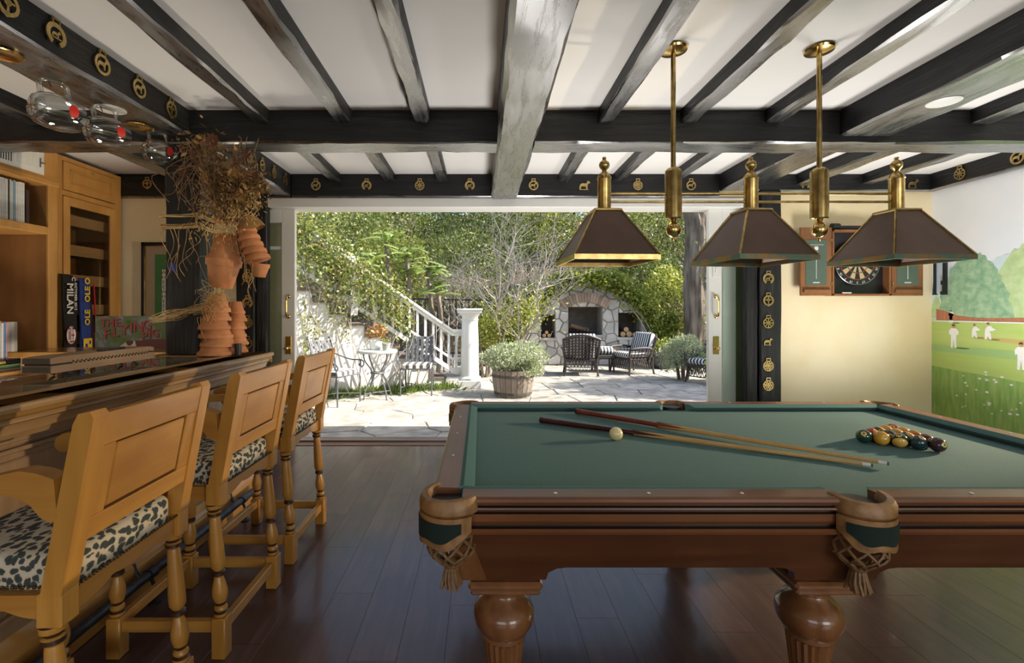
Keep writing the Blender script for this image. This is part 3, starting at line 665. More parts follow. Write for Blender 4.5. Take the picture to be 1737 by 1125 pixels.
strip('plinth', -2.10, XP + .05, 0, .15, HONEYY, .006); bar_prism([(XP+.05, .15), (XP+.045, .165), (XP+.03, .175), (XP+.022, .20), (XP+.012, .215), (XP, .22), (XP, .15)], 'base_moulding', HONEYY)
ys = [YE - .02 - .62*k for k in range(8)]
for k, y in enumerate(ys):
    MB().box((XP, y - .11, .215), (XP + .018, y, .90), .003).build('stile', BARP, bar)
    if k:
        a, b_ = y, ys[k-1] - .11
        fr = MB()
        for q, dx in ((0, .012), (.022, .024)):
            for A, B in (((a+q, .245+q), (a+q+.016, .875-q)), ((b_-q-.016, .245+q), (b_-q, .875-q)), ((a+q, .245+q), (b_-q, .245+q+.016)), ((a+q, .859-q), (b_-q, .875-q))):
                fr.box((XP, A[0], A[1]), (XP + dx, B[0], B[1]), .003)
        fr.build('panel_moulding', BARP, bar)
        MB().box((XP, a+.07, .31), (XP + .012, b_-.07, .81), .008).build('raised_panel', BARP, bar)
for z0, z1 in ((.215, .25), (.87, .90)): strip('rail', XP, XP + .016, z0, z1, BARP, .003)
# foot rail
fr = thing('foot_rail', 'dark metal foot rail on brackets along the foot of the bar', 'rail', (-1.5, 1.2, 0))
MB().tube([(-1.50, -1.0, .13), (-1.50, 3.25, .13)], .021, 14).sph((-1.5, 3.25, .13), .026, 12, 8).build('pipe', IRON, fr, 40)
for y in (.4, 1.35, 2.2, 3.05):
    MB().tube(bez([(XP + .04, y, .17), (-1.555, y, .115), (-1.50, y, .105), (-1.485, y, .06), (-1.485, y, .0)], 5), .008, 8).lathe([(.03, 0), (.03, .006), (.01, .014)], 14, (-1.485, y, 0)).build('bracket', IRON, fr, 40)
    MB().tube([(-1.5, y-.022, .13), (-1.5, y+.022, .13)], .026, 14).build('collar', IRON, fr, 40)
# ------------------------------------------------------------------ bar stools (local: back at +x, width along y)
def leg_profile(h):
    return [(.020, .155), (.026, .160), (.026, .170), (.018, .176), (.024, .183), (.024, .190), (.017, .198), (.021, .21), (.0275, .235), (.0275, .255), (.021, .285), (.0155, .305), (.0235, .313), (.0235, .324), (.016, .330), (.0255, .345), (.0265, .37), (.0235, .45), (.0195, h-.062), (.0175, h-.052), (.0245, h-.045), (.0245, h-.034), (.018, h-.030), (.027, h-.018), (.027, h-.004), (.02, h)]
GLAZE_SHADE = mat('brown_glaze_gap_shade', (.045, .018, .007), .4)
def make_stool():
    g = thing('bar_stool', '', 'bar stool', (0, 0, 0), 'wooden bar stools at the bar')
    W2, D, hl = .232, .40, .585
    feet = {}
    for sx in (0, -D):
        for sy in (-W2, W2):
            lean = .030 if sx == 0 else 0.0
            top = (sx - lean, sy*.985, hl)
            M = Matrix.Identity(3)
            l = MB().box((sx-.027, sy-.027, 0), (sx+.027, sy+.027, .155), .004)
            pr = leg_profile(hl); V0 = len(l.v); F0 = len(l.f); l.lathe(pr, 16, (sx, sy, 0))
            for q in (2, 6, 12, 13, 20, 22, 24): l.m[F0+q*16:F0+q*16+16] = [1]*16
            l.v[V0:] = [(x - lean*(z-.155)/(hl-.155), y, z) for x, y, z in l.v[V0:]]
            l.build('leg', [HONEY, GLAZE_SHADE], g, 40)
    for nm, a, b in (('stretcher', (-.018, -W2+.024, .085), (.012, W2-.024, .128)), ('stretcher', (-D-.012, -W2+.024, .16-.055), (-D+.016, W2-.024, .148))): MB().box(a, b, .003).build(nm, HONEYY, g)
    for sy in (-W2, W2): MB().box((-D+.024, sy-.014, .095), (-.024, sy+.014, .138), .003).build('stretcher', HONEYX, g)
    # seat frame with scalloped lower edges
    def scal(L):
        P = [(0, .648), (L, .648)]; n = 28
        for k in range(n+1):
            t = 1 - k/n; z = .585 + .030*max(0, math.sin(PI*t))**.5 - .012*abs(math.sin(3*PI*t))
            P.append((L*t, z))
        return P
    x1 = -.018
    MB().prism(scal(2*W2-.05), 0, .026, lambda u, v, d: (x1 - .012 + d, -W2+.025+u, v)).build('seat_rail', HONEYY, g)
    MB().prism(scal(2*W2-.05), 0, .026, lambda u, v, d: (-D - .014 + d, -W2+.025+u, v)).build('seat_rail', HONEYY, g)
    for sy in (-1, 1): MB().prism(scal(D-.06), 0, .026, lambda u, v, d: (-D+.026+u, sy*(W2-.013+.013*sy*0) - .013 + d, v)).build('seat_rail', HONEYX, g)
    for sx in (-.020, -D):
        for sy in (-W2, W2): MB().box((sx-.030, sy*.985-.028, .582), (sx+.030, sy*.985+.028, .662), .004).build('corner_block', HONEY, g)
    # cushion
    def cush(u, v):
        a = 2*PI*u; e = .22
        cx, sy = math.cos(a), math.sin(a); X = math.copysign(abs(cx)**e, cx); Yv = math.copysign(abs(sy)**e, sy)
        t = v
        if t < .45: r, z = 1.0, .645 + .062*(t/.45)
        elif t < .75: q = (t-.45)/.3; r, z = 1 - .13*(1-math.cos(q*PI/2)), .707 + .024*math.sin(q*PI/2)
        else: q = (t-.75)/.25; r, z = .87*(1-q), .731 + .008*math.sin(q*PI/2)
        return (-D/2 - .007 + X*(D/2-.006+.008)*r, Yv*(W2-.026)*r, z)
    MB().grid(cush, 64, 12).build('cushion', LEOP, g, 50)
    nl = MB()
    for k in range(34):
        y = -W2 + .034 + (2*W2-.068)*k/33
        nl.sph((.004, y, .655), .0042, 6, 4); nl.sph((-D-.018, y, .655), .0042, 6, 4)
    for k in range(26):
        xx = -D + .034 + (D-.075)*k/25
        for sy in (-1, 1): nl.sph((xx, sy*(W2-.022), .655), .0042, 6, 4)
    nl.build('nail_heads', mat('dark_brass_nail', (.16, .11, .05), .35, .9), g, 50, kind='stuff')
    # back
    def bk(x, y, z): t = (z-.64)/.45; return (x - .018 + .085*t**1.0, y, z)
    for sy in (-W2, W2):
        P = MB().prism([(-.026, .64), (.024, .64), (.020, 1.075), (.008, 1.09), (-.018, 1.085), (-.026, 1.06)], 0, .05, lambda u, v, d: bk(u, sy*.99-.025+d, v)); P.build('back_post', HONEY, g, 30)
    yi = W2 - .024
    def board(nm, y0, y1, z0, z1, x0, x1, c=.003, mt=HONEYY):
        m_ = MB().box((x0, y0, z0), (x1, y1, z1), c); m_.v = [bk(*p) for p in m_.v]; return m_.build(nm, mt, g)
    board('top_rail', -yi, yi, .995, 1.078, -.013, .018); board('lower_rail', -yi, yi, .762, .818, -.013, .018)
    bp = board('back_panel', -yi, yi, .818, .995, -.013, .004, .001, GLAZE_SHADE)  # dark board paints the shadow gap round the raised panel, along with its glaze
    for a, b, c_, d_ in ((-yi, -yi+.055, .818, .995), (yi-.055, yi, .818, .995)): board('panel_stile', a, b, c_, d_, .003, .016, .002, HONEY)
    board('raised_panel', -yi+.061, yi-.061, .824, .989, .003, .014, .004)
    # arms with scroll ends and turned supports
    ap = [(-.020, .952), (-.06, .966), (-.10, .972), (-.15, .962), (-.22, .945), (-.30, .938), (-.35, .944), (-.385, .942), (-.408, .925), (-.412, .902), (-.398, .884), (-.375, .882), (-.355, .896), (-.32, .908), (-.24, .912), (-.16, .918), (-.11, .912), (-.075, .892), (-.05, .862), (-.028, .850), (-.012, .86)]
    for sy in (-W2, W2):
        MB().prism([(u + .035*0, v - .02) for u, v in ap], 0, .046, lambda u, v, d: (u + .012, sy - .023 + d, v)).build('arm', HONEYX, g, 30)
        MB().lathe([(.02, .655), (.024, .67), (.015, .69), (.022, .72), (.026, .75), (.018, .80), (.013, .83), (.022, .845), (.022, .86), (.016, .875), (.016, .895)], 14, (-.345, sy, 0)).build('arm_support', HONEY, g, 40)
    return g
st0 = make_stool(); XS = -.975
stools = [('nearest carved wooden bar stool with leopard print seat, large at the left edge', 1.385), ('middle carved wooden bar stool with leopard print seat', 2.09), ('farthest carved wooden bar stool with leopard print seat, next to the open doors', 2.775)]
for i, (lb, y) in enumerate(stools):
    s_ = st0 if i == 0 else copy_tree(st0)
    place(s_, (XS - .02, y, 0), (.02, 0, -.01)[i], lb)
# ------------------------------------------------------------------ pool table
TX0, TX1, TY0, TY1 = -.14, 2.31, 1.354, 2.79; TXC, TYC = (TX0+TX1)/2, (TY0+TY1)/2; ZT, ZP = .80, .765
pt = thing('pool_table', 'carved mahogany pool table with green cloth and leather pockets', 'pool table', (TXC, TYC, 0))
MB().box((TX0+.085, TY0+.085, .715), (TX1-.085, TY1-.085, ZP)).build('bed_cloth', FELT, pt)
rw, cw = .078, .045
def rail(p0, p1, inn, nm):
    """wooden rail with its cushion from p0 to p1 (outer top edge); inn: unit vector to the table's middle"""
    d = Vector((p1[0]-p0[0], p1[1]-p0[1], 0)); L = d.length; d.normalize(); n_ = Vector((inn[0], inn[1], 0)); o = Vector((p0[0], p0[1], 0))
    f = lambda u, v, s_: o + d*s_ + n_*u + Vector((0, 0, v))
    pf = [(rw, ZT-.002), (.012, ZT), (.003, ZT-.004), (0, ZT-.011), (.004, ZT-.019), (.016, ZT-.022), (.016, ZT-.027), (.006, ZT-.029), (.004, ZT-.034), (.010, ZT-.038), (.022, ZT-.040), (.022, ZT-.047), (.014, ZT-.050), (.017, ZT-.072), (.026, ZT-.084), (.026, ZT-.089), (.012, ZT-.091), (.006, ZT-.097), (.010, ZT-.106), (.034, ZT-.110), (rw, ZT-.110)]
    rb_ = MB().prism(pf, 0, L, f)
    for q in (5, 6, 10, 11, 14, 15, 19): rb_.m[2+q] = 1
    r_ = rb_.build('rail', [MAHOG if abs(d.x) > .5 else MAHOGY, GLAZE], pt, 25)
    cp = [(rw, ZT-.002), (rw+.012, ZT+.001), (rw+.034, ZT-.006), (rw+cw, ZT-.012), (rw+cw-.004, ZT-.018), (rw+.014, ZP-.001), (rw, ZP-.001)]
    m_ = MB(); V = []
    for s_ in (0, L):
        for u, v in cp: V.append(f(u, v, s_ + (1 if s_ == 0 else -1)*(u-rw)*.75))
    k = len(cp); m_.add(V, [tuple(range(k))[::-1], tuple(range(k, 2*k))] + [(i, (i+1) % k, k+(i+1) % k, k+i) for i in range(k)])
    m_.build('cushion', FELT, pt, 20)
    for q in range(1, 4):
        c = f(rw*.52, ZT, L*q/4); MB().lathe([(0, .0016), (.005, .0014), (.0055, 0)][::-1], 10, c).build('sight', mat('pearl_sight', (.8, .78, .72), .2) if 'pearl_sight' not in bpy.data.materials else bpy.data.materials['pearl_sight'], r_)
cg, sg = .088, .062
for ya, inn in ((TY0, (0, 1)), (TY1, (0, -1))):
    rail((TX0+cg, ya), (TXC-sg, ya), inn, 0); rail((TXC+sg, ya), (TX1-cg, ya), inn, 0)
rail((TX0, TY0+cg), (TX0, TY1-cg), (1, 0), 0); rail((TX1, TY0+cg), (TX1, TY1-cg), (-1, 0), 0)
# pockets: leather rim, shield, net and tassel
def pocket(c, out, corner):
    """c: centre on the rail line; out: unit vector out of the table"""
    o = Vector((c[0], c[1], 0)); n_ = Vector((out[0], out[1], 0)).normalized(); s_ = Vector((-n_.y, n_.x, 0))
    P = bpy.data.objects.new('pocket', None); C.objects.link(P); P.parent = pt; P.location = o - pt.location
    R = .062 if corner else .058; a0 = 1.78 if corner else 1.72
    def ringp(a, r, z): return o + n_*(r*math.cos(a)) + s_*(r*math.sin(a)) + Vector((0, 0, z))
    na = 22; rim = MB()
    prof = [(R-.004, ZT-.006), (R+.006, ZT+.006), (R+.022, ZT+.004), (R+.030, ZT-.010), (R+.030, ZT-.036), (R+.022, ZT-.044), (R, ZT-.044), (R-.006, ZT-.02)]
    V = []; k = len(prof)
    for i in range(na+1):
        a = -a0 + 2*a0*i/na; dip = .008*(1-abs(a)/a0)
        for r, z in prof: V.append(ringp(a, r, z - dip*(z > ZT-.02)))
    rim.add(V, [(i*k+j, i*k+(j+1) % k, (i+1)*k+(j+1) % k, (i+1)*k+j) for i in range(na) for j in range(k)] + [tuple(range(k))[::-1], tuple(na*k+j for j in range(k))])
    rim.build('leather_rim', LEATHER, P, 35)
    MB().lathe([(R-.002, -.0), (R-.002, .085)], 24, (o.x, o.y, ZT-.105)).build('pocket_liner', BLACKP, P, 40)
    aw = 1.5 if corner else 1.25
    def sh(name, r, ain, zt, zb, mt, th, wav):
        m_ = MB(); V = []; n2 = 20
        for i in range(n2+1):
            a = -ain + 2*ain*i/n2; q = abs(a)/ain
            zl = zb + (zt-zb)*(.55*max(0, q-.55)/.45)**1.2 + wav*math.cos(a/ain*PI*2.5)
            for rr in (r, r+th):
                V.append(ringp(a, rr, zt)); V.append(ringp(a, rr, zl))
        for i in range(n2):
            b = i*4; m_.add([V[b+j] for j in range(8)], [(0,4,5,1), (2,3,7,6), (0,2,6,4), (1,5,7,3)] + ([(0,1,3,2)] if i == 0 else []) + ([(4,6,7,5)] if i == n2-1 else []))
        return m_.build(name, mt, P, 30)
    sh('shield', R+.016, aw, ZT-.044, ZT-.128, LEATHER, .014, .004); sh('shield_cloth', R+.0285, aw*.76, ZT-.058, ZT-.110, FELTD, .004, .003)
    net = MB(); zt, zb = ZT-.118, ZT-.205
    def nr(t): return .062 + .006*math.sin(t*PI) - .034*max(0, t-.55)/.45
    for k in range(9):
        for sg_ in (-1, 1):
            net.tube([ringp(2*PI*k/9 + sg_*t*1.35, nr(t), zt + (zb-zt)*t) for t in [i/8 for i in range(9)]], .0042, 5)
    net.tube([ringp(2*PI*k/18, .062, zt+.004) for k in range(18)], .005, 5, True)
    net.build('net', CORD, P, 50)
    ts = MB().sph((o.x, o.y, zb-.002), .026, 12, 8, (1, 1, .7))
    for k in range(12): a = 2*PI*k/12; ts.tube([ringp(a, .014, zb-.012), ringp(a, .022, zb-.045), ringp(a+.2, .020 + .006*(k % 3), zb-.072)], .0052, 5)
    ts.build('tassel', CORD, P, 50)
for c, out, cn in (((TX0+.055, TY0+.055), (-1, -1), 1), ((TX1-.055, TY0+.055), (1, -1), 1), ((TX0+.055, TY1-.055), (-1, 1), 1), ((TX1-.055, TY1-.055), (1, 1), 1), ((TXC, TY0+.035), (0, -1), 0), ((TXC, TY1-.035), (0, 1), 0)): pocket(c, out, cn)
# body: tapering sides with a raised lower edge between the legs
xs = [TX0+.215, TXC-.03, TX1-.215]; ysl = [TY0+.20, TY1-.20]
def apron(L0, L1, legs, f, nm):
    zt, zb, zl = ZT-.105, .568, .525; P = [(L0, zt), (L1, zt)]
    lo = []
    for k, l in enumerate(legs):
        e = .12
        a = L0 + .05 if k == 0 else l - e; b = L1 - .05 if k == len(legs)-1 else l + e
        if k: lo += [(a-.06, zb), (a-.03, zb-.004), (a-.006, zb-.018), (a, zl)]
        else: lo += [(a, zl)]
        lo += [(b, zl)]
        if k < len(legs)-1: lo += [(b+.006, zb-.018), (b+.03, zb-.004), (b+.06, zb)]
    P = P + lo[::-1]
    tp = lambda v: (zt - v)*.30
    MB().prism(P, 0, .03, lambda u, v, d: f(u, v, d + .034 + tp(v))).build(nm, MAHOGD, pt)
apron(TX0+.045, TX1-.045, xs, lambda u, v, d: (u, TY0 + d, v), 'side_panel'); apron(TX0+.045, TX1-.045, xs, lambda u, v, d: (u, TY1 - d, v), 'side_panel')
apron(TY0+.045, TY1-.045, ysl, lambda u, v, d: (TX0 + d, u, v), 'end_panel'); apron(TY0+.045, TY1-.045, ysl, lambda u, v, d: (TX1 - d, u, v), 'end_panel')
for x in (TX0+.03, TX1-.03):
    sgn = 1 if x < TXC else -1
    for y, s2 in ((TY0+.03, 1), (TY1-.03, -1)):
        m_ = MB(); V = []
        for z, t in ((.695, 0), (.525, 1)):
            for u, v in ((0, 0), (.075, 0), (.075, .012), (.012, .075), (0, .075)): V.append((x + sgn*(u + .055*t + t*0), y + s2*(v + .052*t), z))
        m_.add(V, [(0,1,2,3,4), (9,8,7,6,5)] + [(i, (i+1) % 5, 5+(i+1) % 5, 5+i) for i in range(5)]); m_.build('corner_pilaster', MAHOGZ, pt)
for x in xs:
    for y in ysl:
        l = bpy.data.objects.new('leg', None); C.objects.link(l); l.parent = pt; l.location = Vector((x, y, 0)) - pt.location
        MB().box((x-.112, y-.112, .488), (x+.112, y+.112, .512), .008).box((x-.10, y-.10, .512), (x+.10, y+.10, .530), .006).box((x-.105, y-.105, .470), (x+.105, y+.105, .488), .006).build('plinth', MAHOGZ, l)
        MB().lathe([(.055, .04), (.052, .06), (.052, .10), (.058, .104), (.066, .12), (.066, .135), (.056, .142), (.050, .15), (.052, .165), (.066, .285), (.070, .292), (.064, .298), (.066, .303), (.078, .312), (.092, .335), (.0965, .355), (.0965, .372), (.092, .385), (.075, .405), (.058, .418), (.053, .43), (.060, .436), (.060, .442), (.056, .446), (.066, .458), (.072, .470)], 40, (x, y, 0), flute=(.16, .29, .90)).build('turned_post', MAHOGZ, l, 32)
        MB().lathe([(0, 0), (.062, 0), (.07, .012), (.066, .03), (.055, .042), (0, .042)], 24, (x, y, 0)).build('foot', MAHOGZ, l, 40)
# cues
def cue(b, tp, butt, label):
    b, tp = Vector(b), Vector(tp); d = (tp-b).normalized(); L = (tp-b).length
    g = thing('pool_cue', label, 'pool cue', b); r = lambda s_: .0148 - .0085*s_/L
    seg = lambda a, c: ([b+d*a, b+d*c], [r(a), r(c)])
    MB().tube(*seg(.012, .46), 14).build('butt', butt, g, 50)
    MB().tube([b, b+d*.003, b+d*.014], [.010, .0145, .0150], 14).build('bumper', BLACKP, g, 50)
    MB().tube(*seg(.46, L-.03), 14).build('shaft', wood('maple' + butt.name, (.62, .36, .12), (.74, .48, .2), 'x', .3), g, 50)
    for k in range(4):
        a = k*PI/2 + .5; u = d.orthogonal().normalized(); u = u*math.cos(a) + d.cross(u)*math.sin(a); q = d.cross(u)
        m_ = MB(); rr = .0140
        m_.add([b+d*.455+u*rr*.9+q*.009, b+d*.455+u*(rr+.0008), b+d*.455+u*rr*.9-q*.009, b+d*.60+u*(r(.6)+.0006)], [(0, 1, 3), (1, 2, 3), (0, 2, 1), (0, 3, 2)]); m_.build('splice_point', butt, g)
    MB().tube(*seg(L-.03, L-.006), 12).build('ferrule', mat('white_ferrule', (.85, .83, .78), .3), g, 50)
    MB().tube(*seg(L-.006, L), 12).build('tip', mat('blue_tip', (.08, .16, .2), .9), g, 50)
    return g
cue((.515, 2.615, ZP+.0155), (1.448, 1.712, ZP+.018), wood('red_butt', (.20, .035, .02), (.28, .06, .035), 'x', .25), 'pool cue with reddish brown butt lying across the table, farther from the camera')
cue((.295, 2.405, ZP+.0155), (1.40, 1.725, ZP+.008), wood('dark_butt', (.05, .012, .012), (.085, .022, .02), 'x', .25), 'pool cue with dark maroon butt lying just behind the cue ball')
# balls
RB = .0286
cb = MB().sph((.585, 2.085, ZP+RB), RB, 28, 18).build('cue_ball', MARBLE, smooth=60); tag(cb, 'cream cue ball beside the dark pool cue', 'cue ball')
def ballmat(name, c, stripe):
    m_, t, b = nodes(name); b.inputs['Roughness'].default_value = .12; b.inputs['Coat Weight'].default_value = .6; b.inputs['Coat Roughness'].default_value = .04
    if stripe:
        s_ = N(t, 'ShaderNodeSeparateXYZ'); t.links.new(N(t, 'ShaderNodeTexCoord').outputs['Object'], s_.inputs[0])
        ab = N(t, 'ShaderNodeMath', operation='ABSOLUTE'); t.links.new(s_.outputs[2], ab.inputs[0])
        lt = N(t, 'ShaderNodeMath', operation='LESS_THAN'); lt.inputs[1].default_value = .0135; t.links.new(ab.outputs[0], lt.inputs[0])
        t.links.new(mix(t, lt.outputs[0], (.80, .48, .10), c), b.inputs['Base Color'])
    else: b.inputs['Base Color'].default_value = (*c, 1)
    return m_
GR, PU, RE, OR, YE_, BK, MA, BL = (.012, .06, .038), (.05, .018, .028), (.50, .03, .02), (.65, .22, .03), (.72, .38, .04), (.012, .03, .032), (.20, .015, .015), (.015, .05, .06)
rack = [[(GR, 0, '6', 'dark green'), (YE_, 0, '1', 'yellow'), (GR, 1, '14', 'green striped'), (BL, 0, '2', 'dark teal'), (PU, 0, '4', 'purple')],
        [(RE, 1, '11', 'red striped'), (BK, 0, '8', 'black'), (BL, 1, '10', 'teal striped'), (MA, 0, '7', 'maroon')],
        [(PU, 1, '12', 'purple striped'), (OR, 1, '13', 'orange striped'), (OR, 0, '5', 'orange')], [(YE_, 1, '9', 'yellow striped'), (YE_, 1, '15', 'amber striped')], [(RE, 0, '3', 'red')]]
bmsh = MB().sph((0, 0, 0), RB, 26, 16).mesh('pool_ball', 60)
spot = MB().lathe([(RB*math.sin(a)+1e-4, RB*1.006*math.cos(a)) for a in (.36, .24, .12, .001)], 18).mesh('number_spot', 60)
rd, ra = Vector((.83, -.56, 0)), Vector((.56, .83, 0)); r0 = Vector((1.622, 2.045, ZP+RB))
SPOT = mat('cream_spot', (.80, .60, .18), .2, coat=.5); INK = mat('black_ink', (.01, .01, .01), .4)
place_w = ['in the front row', 'in the second row', 'in the middle row', 'in the row behind the middle', 'at the far corner']
for i, rw_ in enumerate(rack):
    for j, (c, stp, num, nm) in enumerate(rw_):
        p = r0 + rd*(.0574*(j + i*.5)) + ra*(.0574*.866*i)
        o = bpy.data.objects.new('pool_ball', bmsh.copy()); C.objects.link(o); o.location = p; o.data.materials.append(ballmat('ball_'+nm.replace(' ', '_'), c, stp))
        tag(o, '%s pool ball %s of the racked triangle' % (nm, place_w[i]), 'pool ball', 'racked pool balls')
        z = Vector((random.uniform(-.7, .7), -random.uniform(.4, 1), random.uniform(-.1, .9))).normalized()
        if stp: ax = Vector((random.uniform(-1, 1), random.uniform(-1, 1), random.uniform(-1, 1))).normalized(); z = (z - ax*z.dot(ax)).normalized()
        else: ax = z.orthogonal().normalized()
        # the stripe runs round the ball's own z axis; the spot sits on that belt
        o.rotation_euler = ax.to_track_quat('Z', 'Y').to_euler(); inv = o.rotation_euler.to_matrix().transposed(); zl = inv @ z
        s_ = link('number_spot', spot, SPOT, o); s_.rotation_euler = zl.to_track_quat('Z', 'Y').to_euler()
        me = text_mesh(num, .013, .0003, .0004).copy(); me.transform(Matrix.Translation((0, 0, RB*1.004))); t_ = link('number', me, INK, s_)
# ------------------------------------------------------------------ billiard lamp
YL = 2.44
bl = thing('billiard_lamp', 'three shade brass and copper billiard lamp hanging over the pool table', 'lamp', (1.34, YL, 1.56))
for x in (.973, 1.71):
    MB().lathe([(0, 2.65), (.066, 2.65), (.070, 2.642), (.066, 2.632), (.05, 2.628), (.014, 2.62)][::-1], 32, (x, YL, 0)).build('ceiling_rose', BRASSB, bl, 40)
    MB().tube([(x, YL, 2.63), (x, YL, 2.03)], .012, 14).build('rod', BRASS, bl, 40)
    MB().lathe([(.0, 1.785), (.036, 1.785), (.041, 1.79), (.041, 2.02), (.038, 2.032), (.026, 2.042), (.014, 2.046)], 28, (x, YL, 0)).build('sleeve', BRASS, bl, 40)
    MB().lathe([(0, 1.672), (.007, 1.675), (.009, 1.684), (.005, 1.692), (.018, 1.697), (.033, 1.712), (.039, 1.733), (.033, 1.752), (.018, 1.766), (.012, 1.772), (.018, 1.786)], 24, (x, YL, 0)).build('ball_finial', BRASSB, bl, 40)
for z in (1.914, 1.873): MB().tube([(.60, YL, z), (2.10, YL, z)], .0065, 10).build('cross_rod', BRASS, bl, 40)
for i, (x, th) in enumerate(((.625, 3), (1.365, 7), (2.10, 3))):
    R3 = Matrix.Rotation(math.radians(th), 3, 'Z'); o = Vector((x, YL, 0)); h1, h2, z1, z2 = .20, .066, 1.585, 1.815
    q = lambda u, v, z: o + R3 @ Vector((u, v, 0)) + Vector((0, 0, z))
    sh_ = bpy.data.objects.new('shade', None); C.objects.link(sh_); sh_.parent = bl; sh_.location = o + Vector((0, 0, 1.56)) - bl.location
    for k in range(4):
        Rk = Matrix.Rotation(k*PI/2, 3, 'Z'); w2 = lambda u, v, z: o + R3 @ (Rk @ Vector((u, v, 0))) + Vector((0, 0, z))
        t_ = .004
        MB().add([w2(-h1, -h1, z1), w2(h1, -h1, z1), w2(h2, -h2, z2), w2(-h2, -h2, z2), w2(-h1+t_, -h1+t_, z1), w2(h1-t_, -h1+t_, z1), w2(h2-t_, -h2+t_, z2), w2(-h2+t_, -h2+t_, z2)], [(0,1,2,3), (7,6,5,4), (0,4,5,1), (2,6,7,3), (1,5,6,2), (0,3,7,4)]).build('shade_panel', COPPER, sh_)
        MB().tube([w2(-h1, -h1, z1), w2(-h2, -h2, z2)], .006, 6).build('corner_bead', BRASS, sh_, 40)
        m_ = MB().add([w2(-h1-.003, -h1-.003, z1-.022), w2(h1+.003, -h1-.003, z1-.022), w2(h1+.003, -h1-.003, z1+.002), w2(-h1-.003, -h1-.003, z1+.002), w2(-h1+.004, -h1+.004, z1-.022), w2(h1-.004, -h1+.004, z1-.022), w2(h1-.004, -h1+.004, z1+.002), w2(-h1+.004, -h1+.004, z1+.002)], [(0,1,2,3), (7,6,5,4), (0,4,5,1), (2,6,7,3), (1,5,6,2), (0,3,7,4)])
        m_.build('rim_band', VERDI if i else BRASS, sh_)
    m_ = MB().box((-h2-.004, -h2-.004, z2), (h2+.004, h2+.004, z2+.014), .004); m_.v = [q(*p) for p in m_.v]; m_.build('top_plate', BRASS, sh_)
    MB().lathe([(.033, z2+.01), (.033, 1.985), (.036, 1.99), (.034, 1.998), (.027, 2.012), (.016, 2.022), (.010, 2.028), (.015, 2.036), (.024, 2.046), (.0265, 2.058), (.024, 2.070), (.014, 2.080), (.008, 2.085), (.011, 2.091), (.008, 2.098), (0, 2.10)], 24, o).build('neck', BRASS, sh_, 40)
    MB().sph((x, YL, 1.66), .045, 14, 10).build('bulb', mat('frosted_bulb', (.8, .8, .78), .4), sh_, 60)
# ------------------------------------------------------------------ behind the bar
XA, XC = -3.40, -3.516
bc = thing('bookcase', 'built-in honey wood bookcase at the left edge behind the bar', 'bookcase', (XA-.2, 3.2, 0))
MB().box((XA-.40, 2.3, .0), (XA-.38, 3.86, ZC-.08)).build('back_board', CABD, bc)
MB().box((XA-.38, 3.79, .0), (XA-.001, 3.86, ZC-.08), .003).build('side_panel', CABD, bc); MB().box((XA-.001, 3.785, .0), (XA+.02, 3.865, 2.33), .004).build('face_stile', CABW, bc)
MB().box((XA-.38, 2.3, 1.915), (XA+.02, 3.785, 1.975), .005).build('shelf', CABW, bc); MB().box((XA-.38, 2.3, .84), (XA+.02, 3.785, .885), .005).build('shelf', CABW, bc)
MB().box((XA-.38, 2.3, 2.33), (XA+.02, 3.865, ZC-.08), .004).build('fascia', CABW, bc); MB().box((XA-.38, 2.3, 2.30), (XA+.035, 3.87, 2.345), .008).build('cornice', CABW, bc)
MB().box((XA-.38, 2.3, 0), (XA+.0, 3.785, .84), .004).build('base', CABW, bc)
vg = thing('vent_grille', 'white vent grille on the bookcase fascia', 'vent', (XA+.02, 3.5, 2.37))
MB().box((XA+.02, 3.18, 2.365), (XA+.026, 3.74, 2.565), .002).build('frame', WHITE, vg)
MB().box((XA+.0262, 3.27, 2.395), (XA+.0268, 3.49, 2.54)).build('dark_slot_field', BLACKP, vg)
for k in range(12): MB().box((XA+.0268, 3.274+k*.0185, 2.395), (XA+.031, 3.282+k*.0185, 2.54), .001).build('louvre', WHITE, vg)
for k in range(12): MB().box((XA+.026, 3.515+k*.014, 2.40), (XA+.029, 3.526+k*.014, 2.535), .001).build('louvre', WHITE, vg)
MB().box((XA+.026, 3.70, 2.42), (XA+.034, 3.704, 2.49)).box((XA+.026, 3.70, 2.45), (XA+.05, 3.725, 2.456)).build('lever', IRONG, vg)
def book(name, y, th, z, hh, dp, c, label, group, x1=XA-.03, lean=0, c2=None):
    o = thing(name, label, 'book' if name == 'book' else 'magazine', (x1-dp/2, y+th/2, z), group)
    mt = mat('cover_' + label.replace(' ', '_')[:40], c, .55, c2=c2 or tuple(q*.85 for q in c), scale=30)
    MB().box((x1-dp, y+.0006, z), (x1, y+th-.0006, z+hh), .0015).build('cover', mt, o)
    MB().box((x1-dp-.002, y+.002, z+.004), (x1-.004, y+th-.002, z+hh+.0006)).build('pages', mat('paper', (.82, .79, .72), .9) if 'paper' not in bpy.data.materials else bpy.data.materials['paper'], o)
    return o
r5 = random.Random(3); y = 3.36; k = 0
while y < 3.635:
    th = r5.choice((.014, .018, .016, .011)); c = r5.choice(((.78, .78, .76), (.74, .75, .75), (.70, .72, .74), (.8, .79, .75)))
    if k in (5, 13): c = (.25, .42, .55)
    if k == 10: c = (.03, .03, .035)
    lab = 'pale magazine spine on the upper shelf of the bookcase' if k not in (5, 10, 13) else {5: 'blue magazine spine left of the black one on the upper shelf', 10: 'black magazine spine between the pale ones', 13: 'blue magazine spine near the right end of the upper shelf'}[k]
    book('magazine', y, th, 1.976, .30+r5.uniform(-.006, .006), .22, c, lab, 'magazines on the upper shelf'); y += th + .001; k += 1
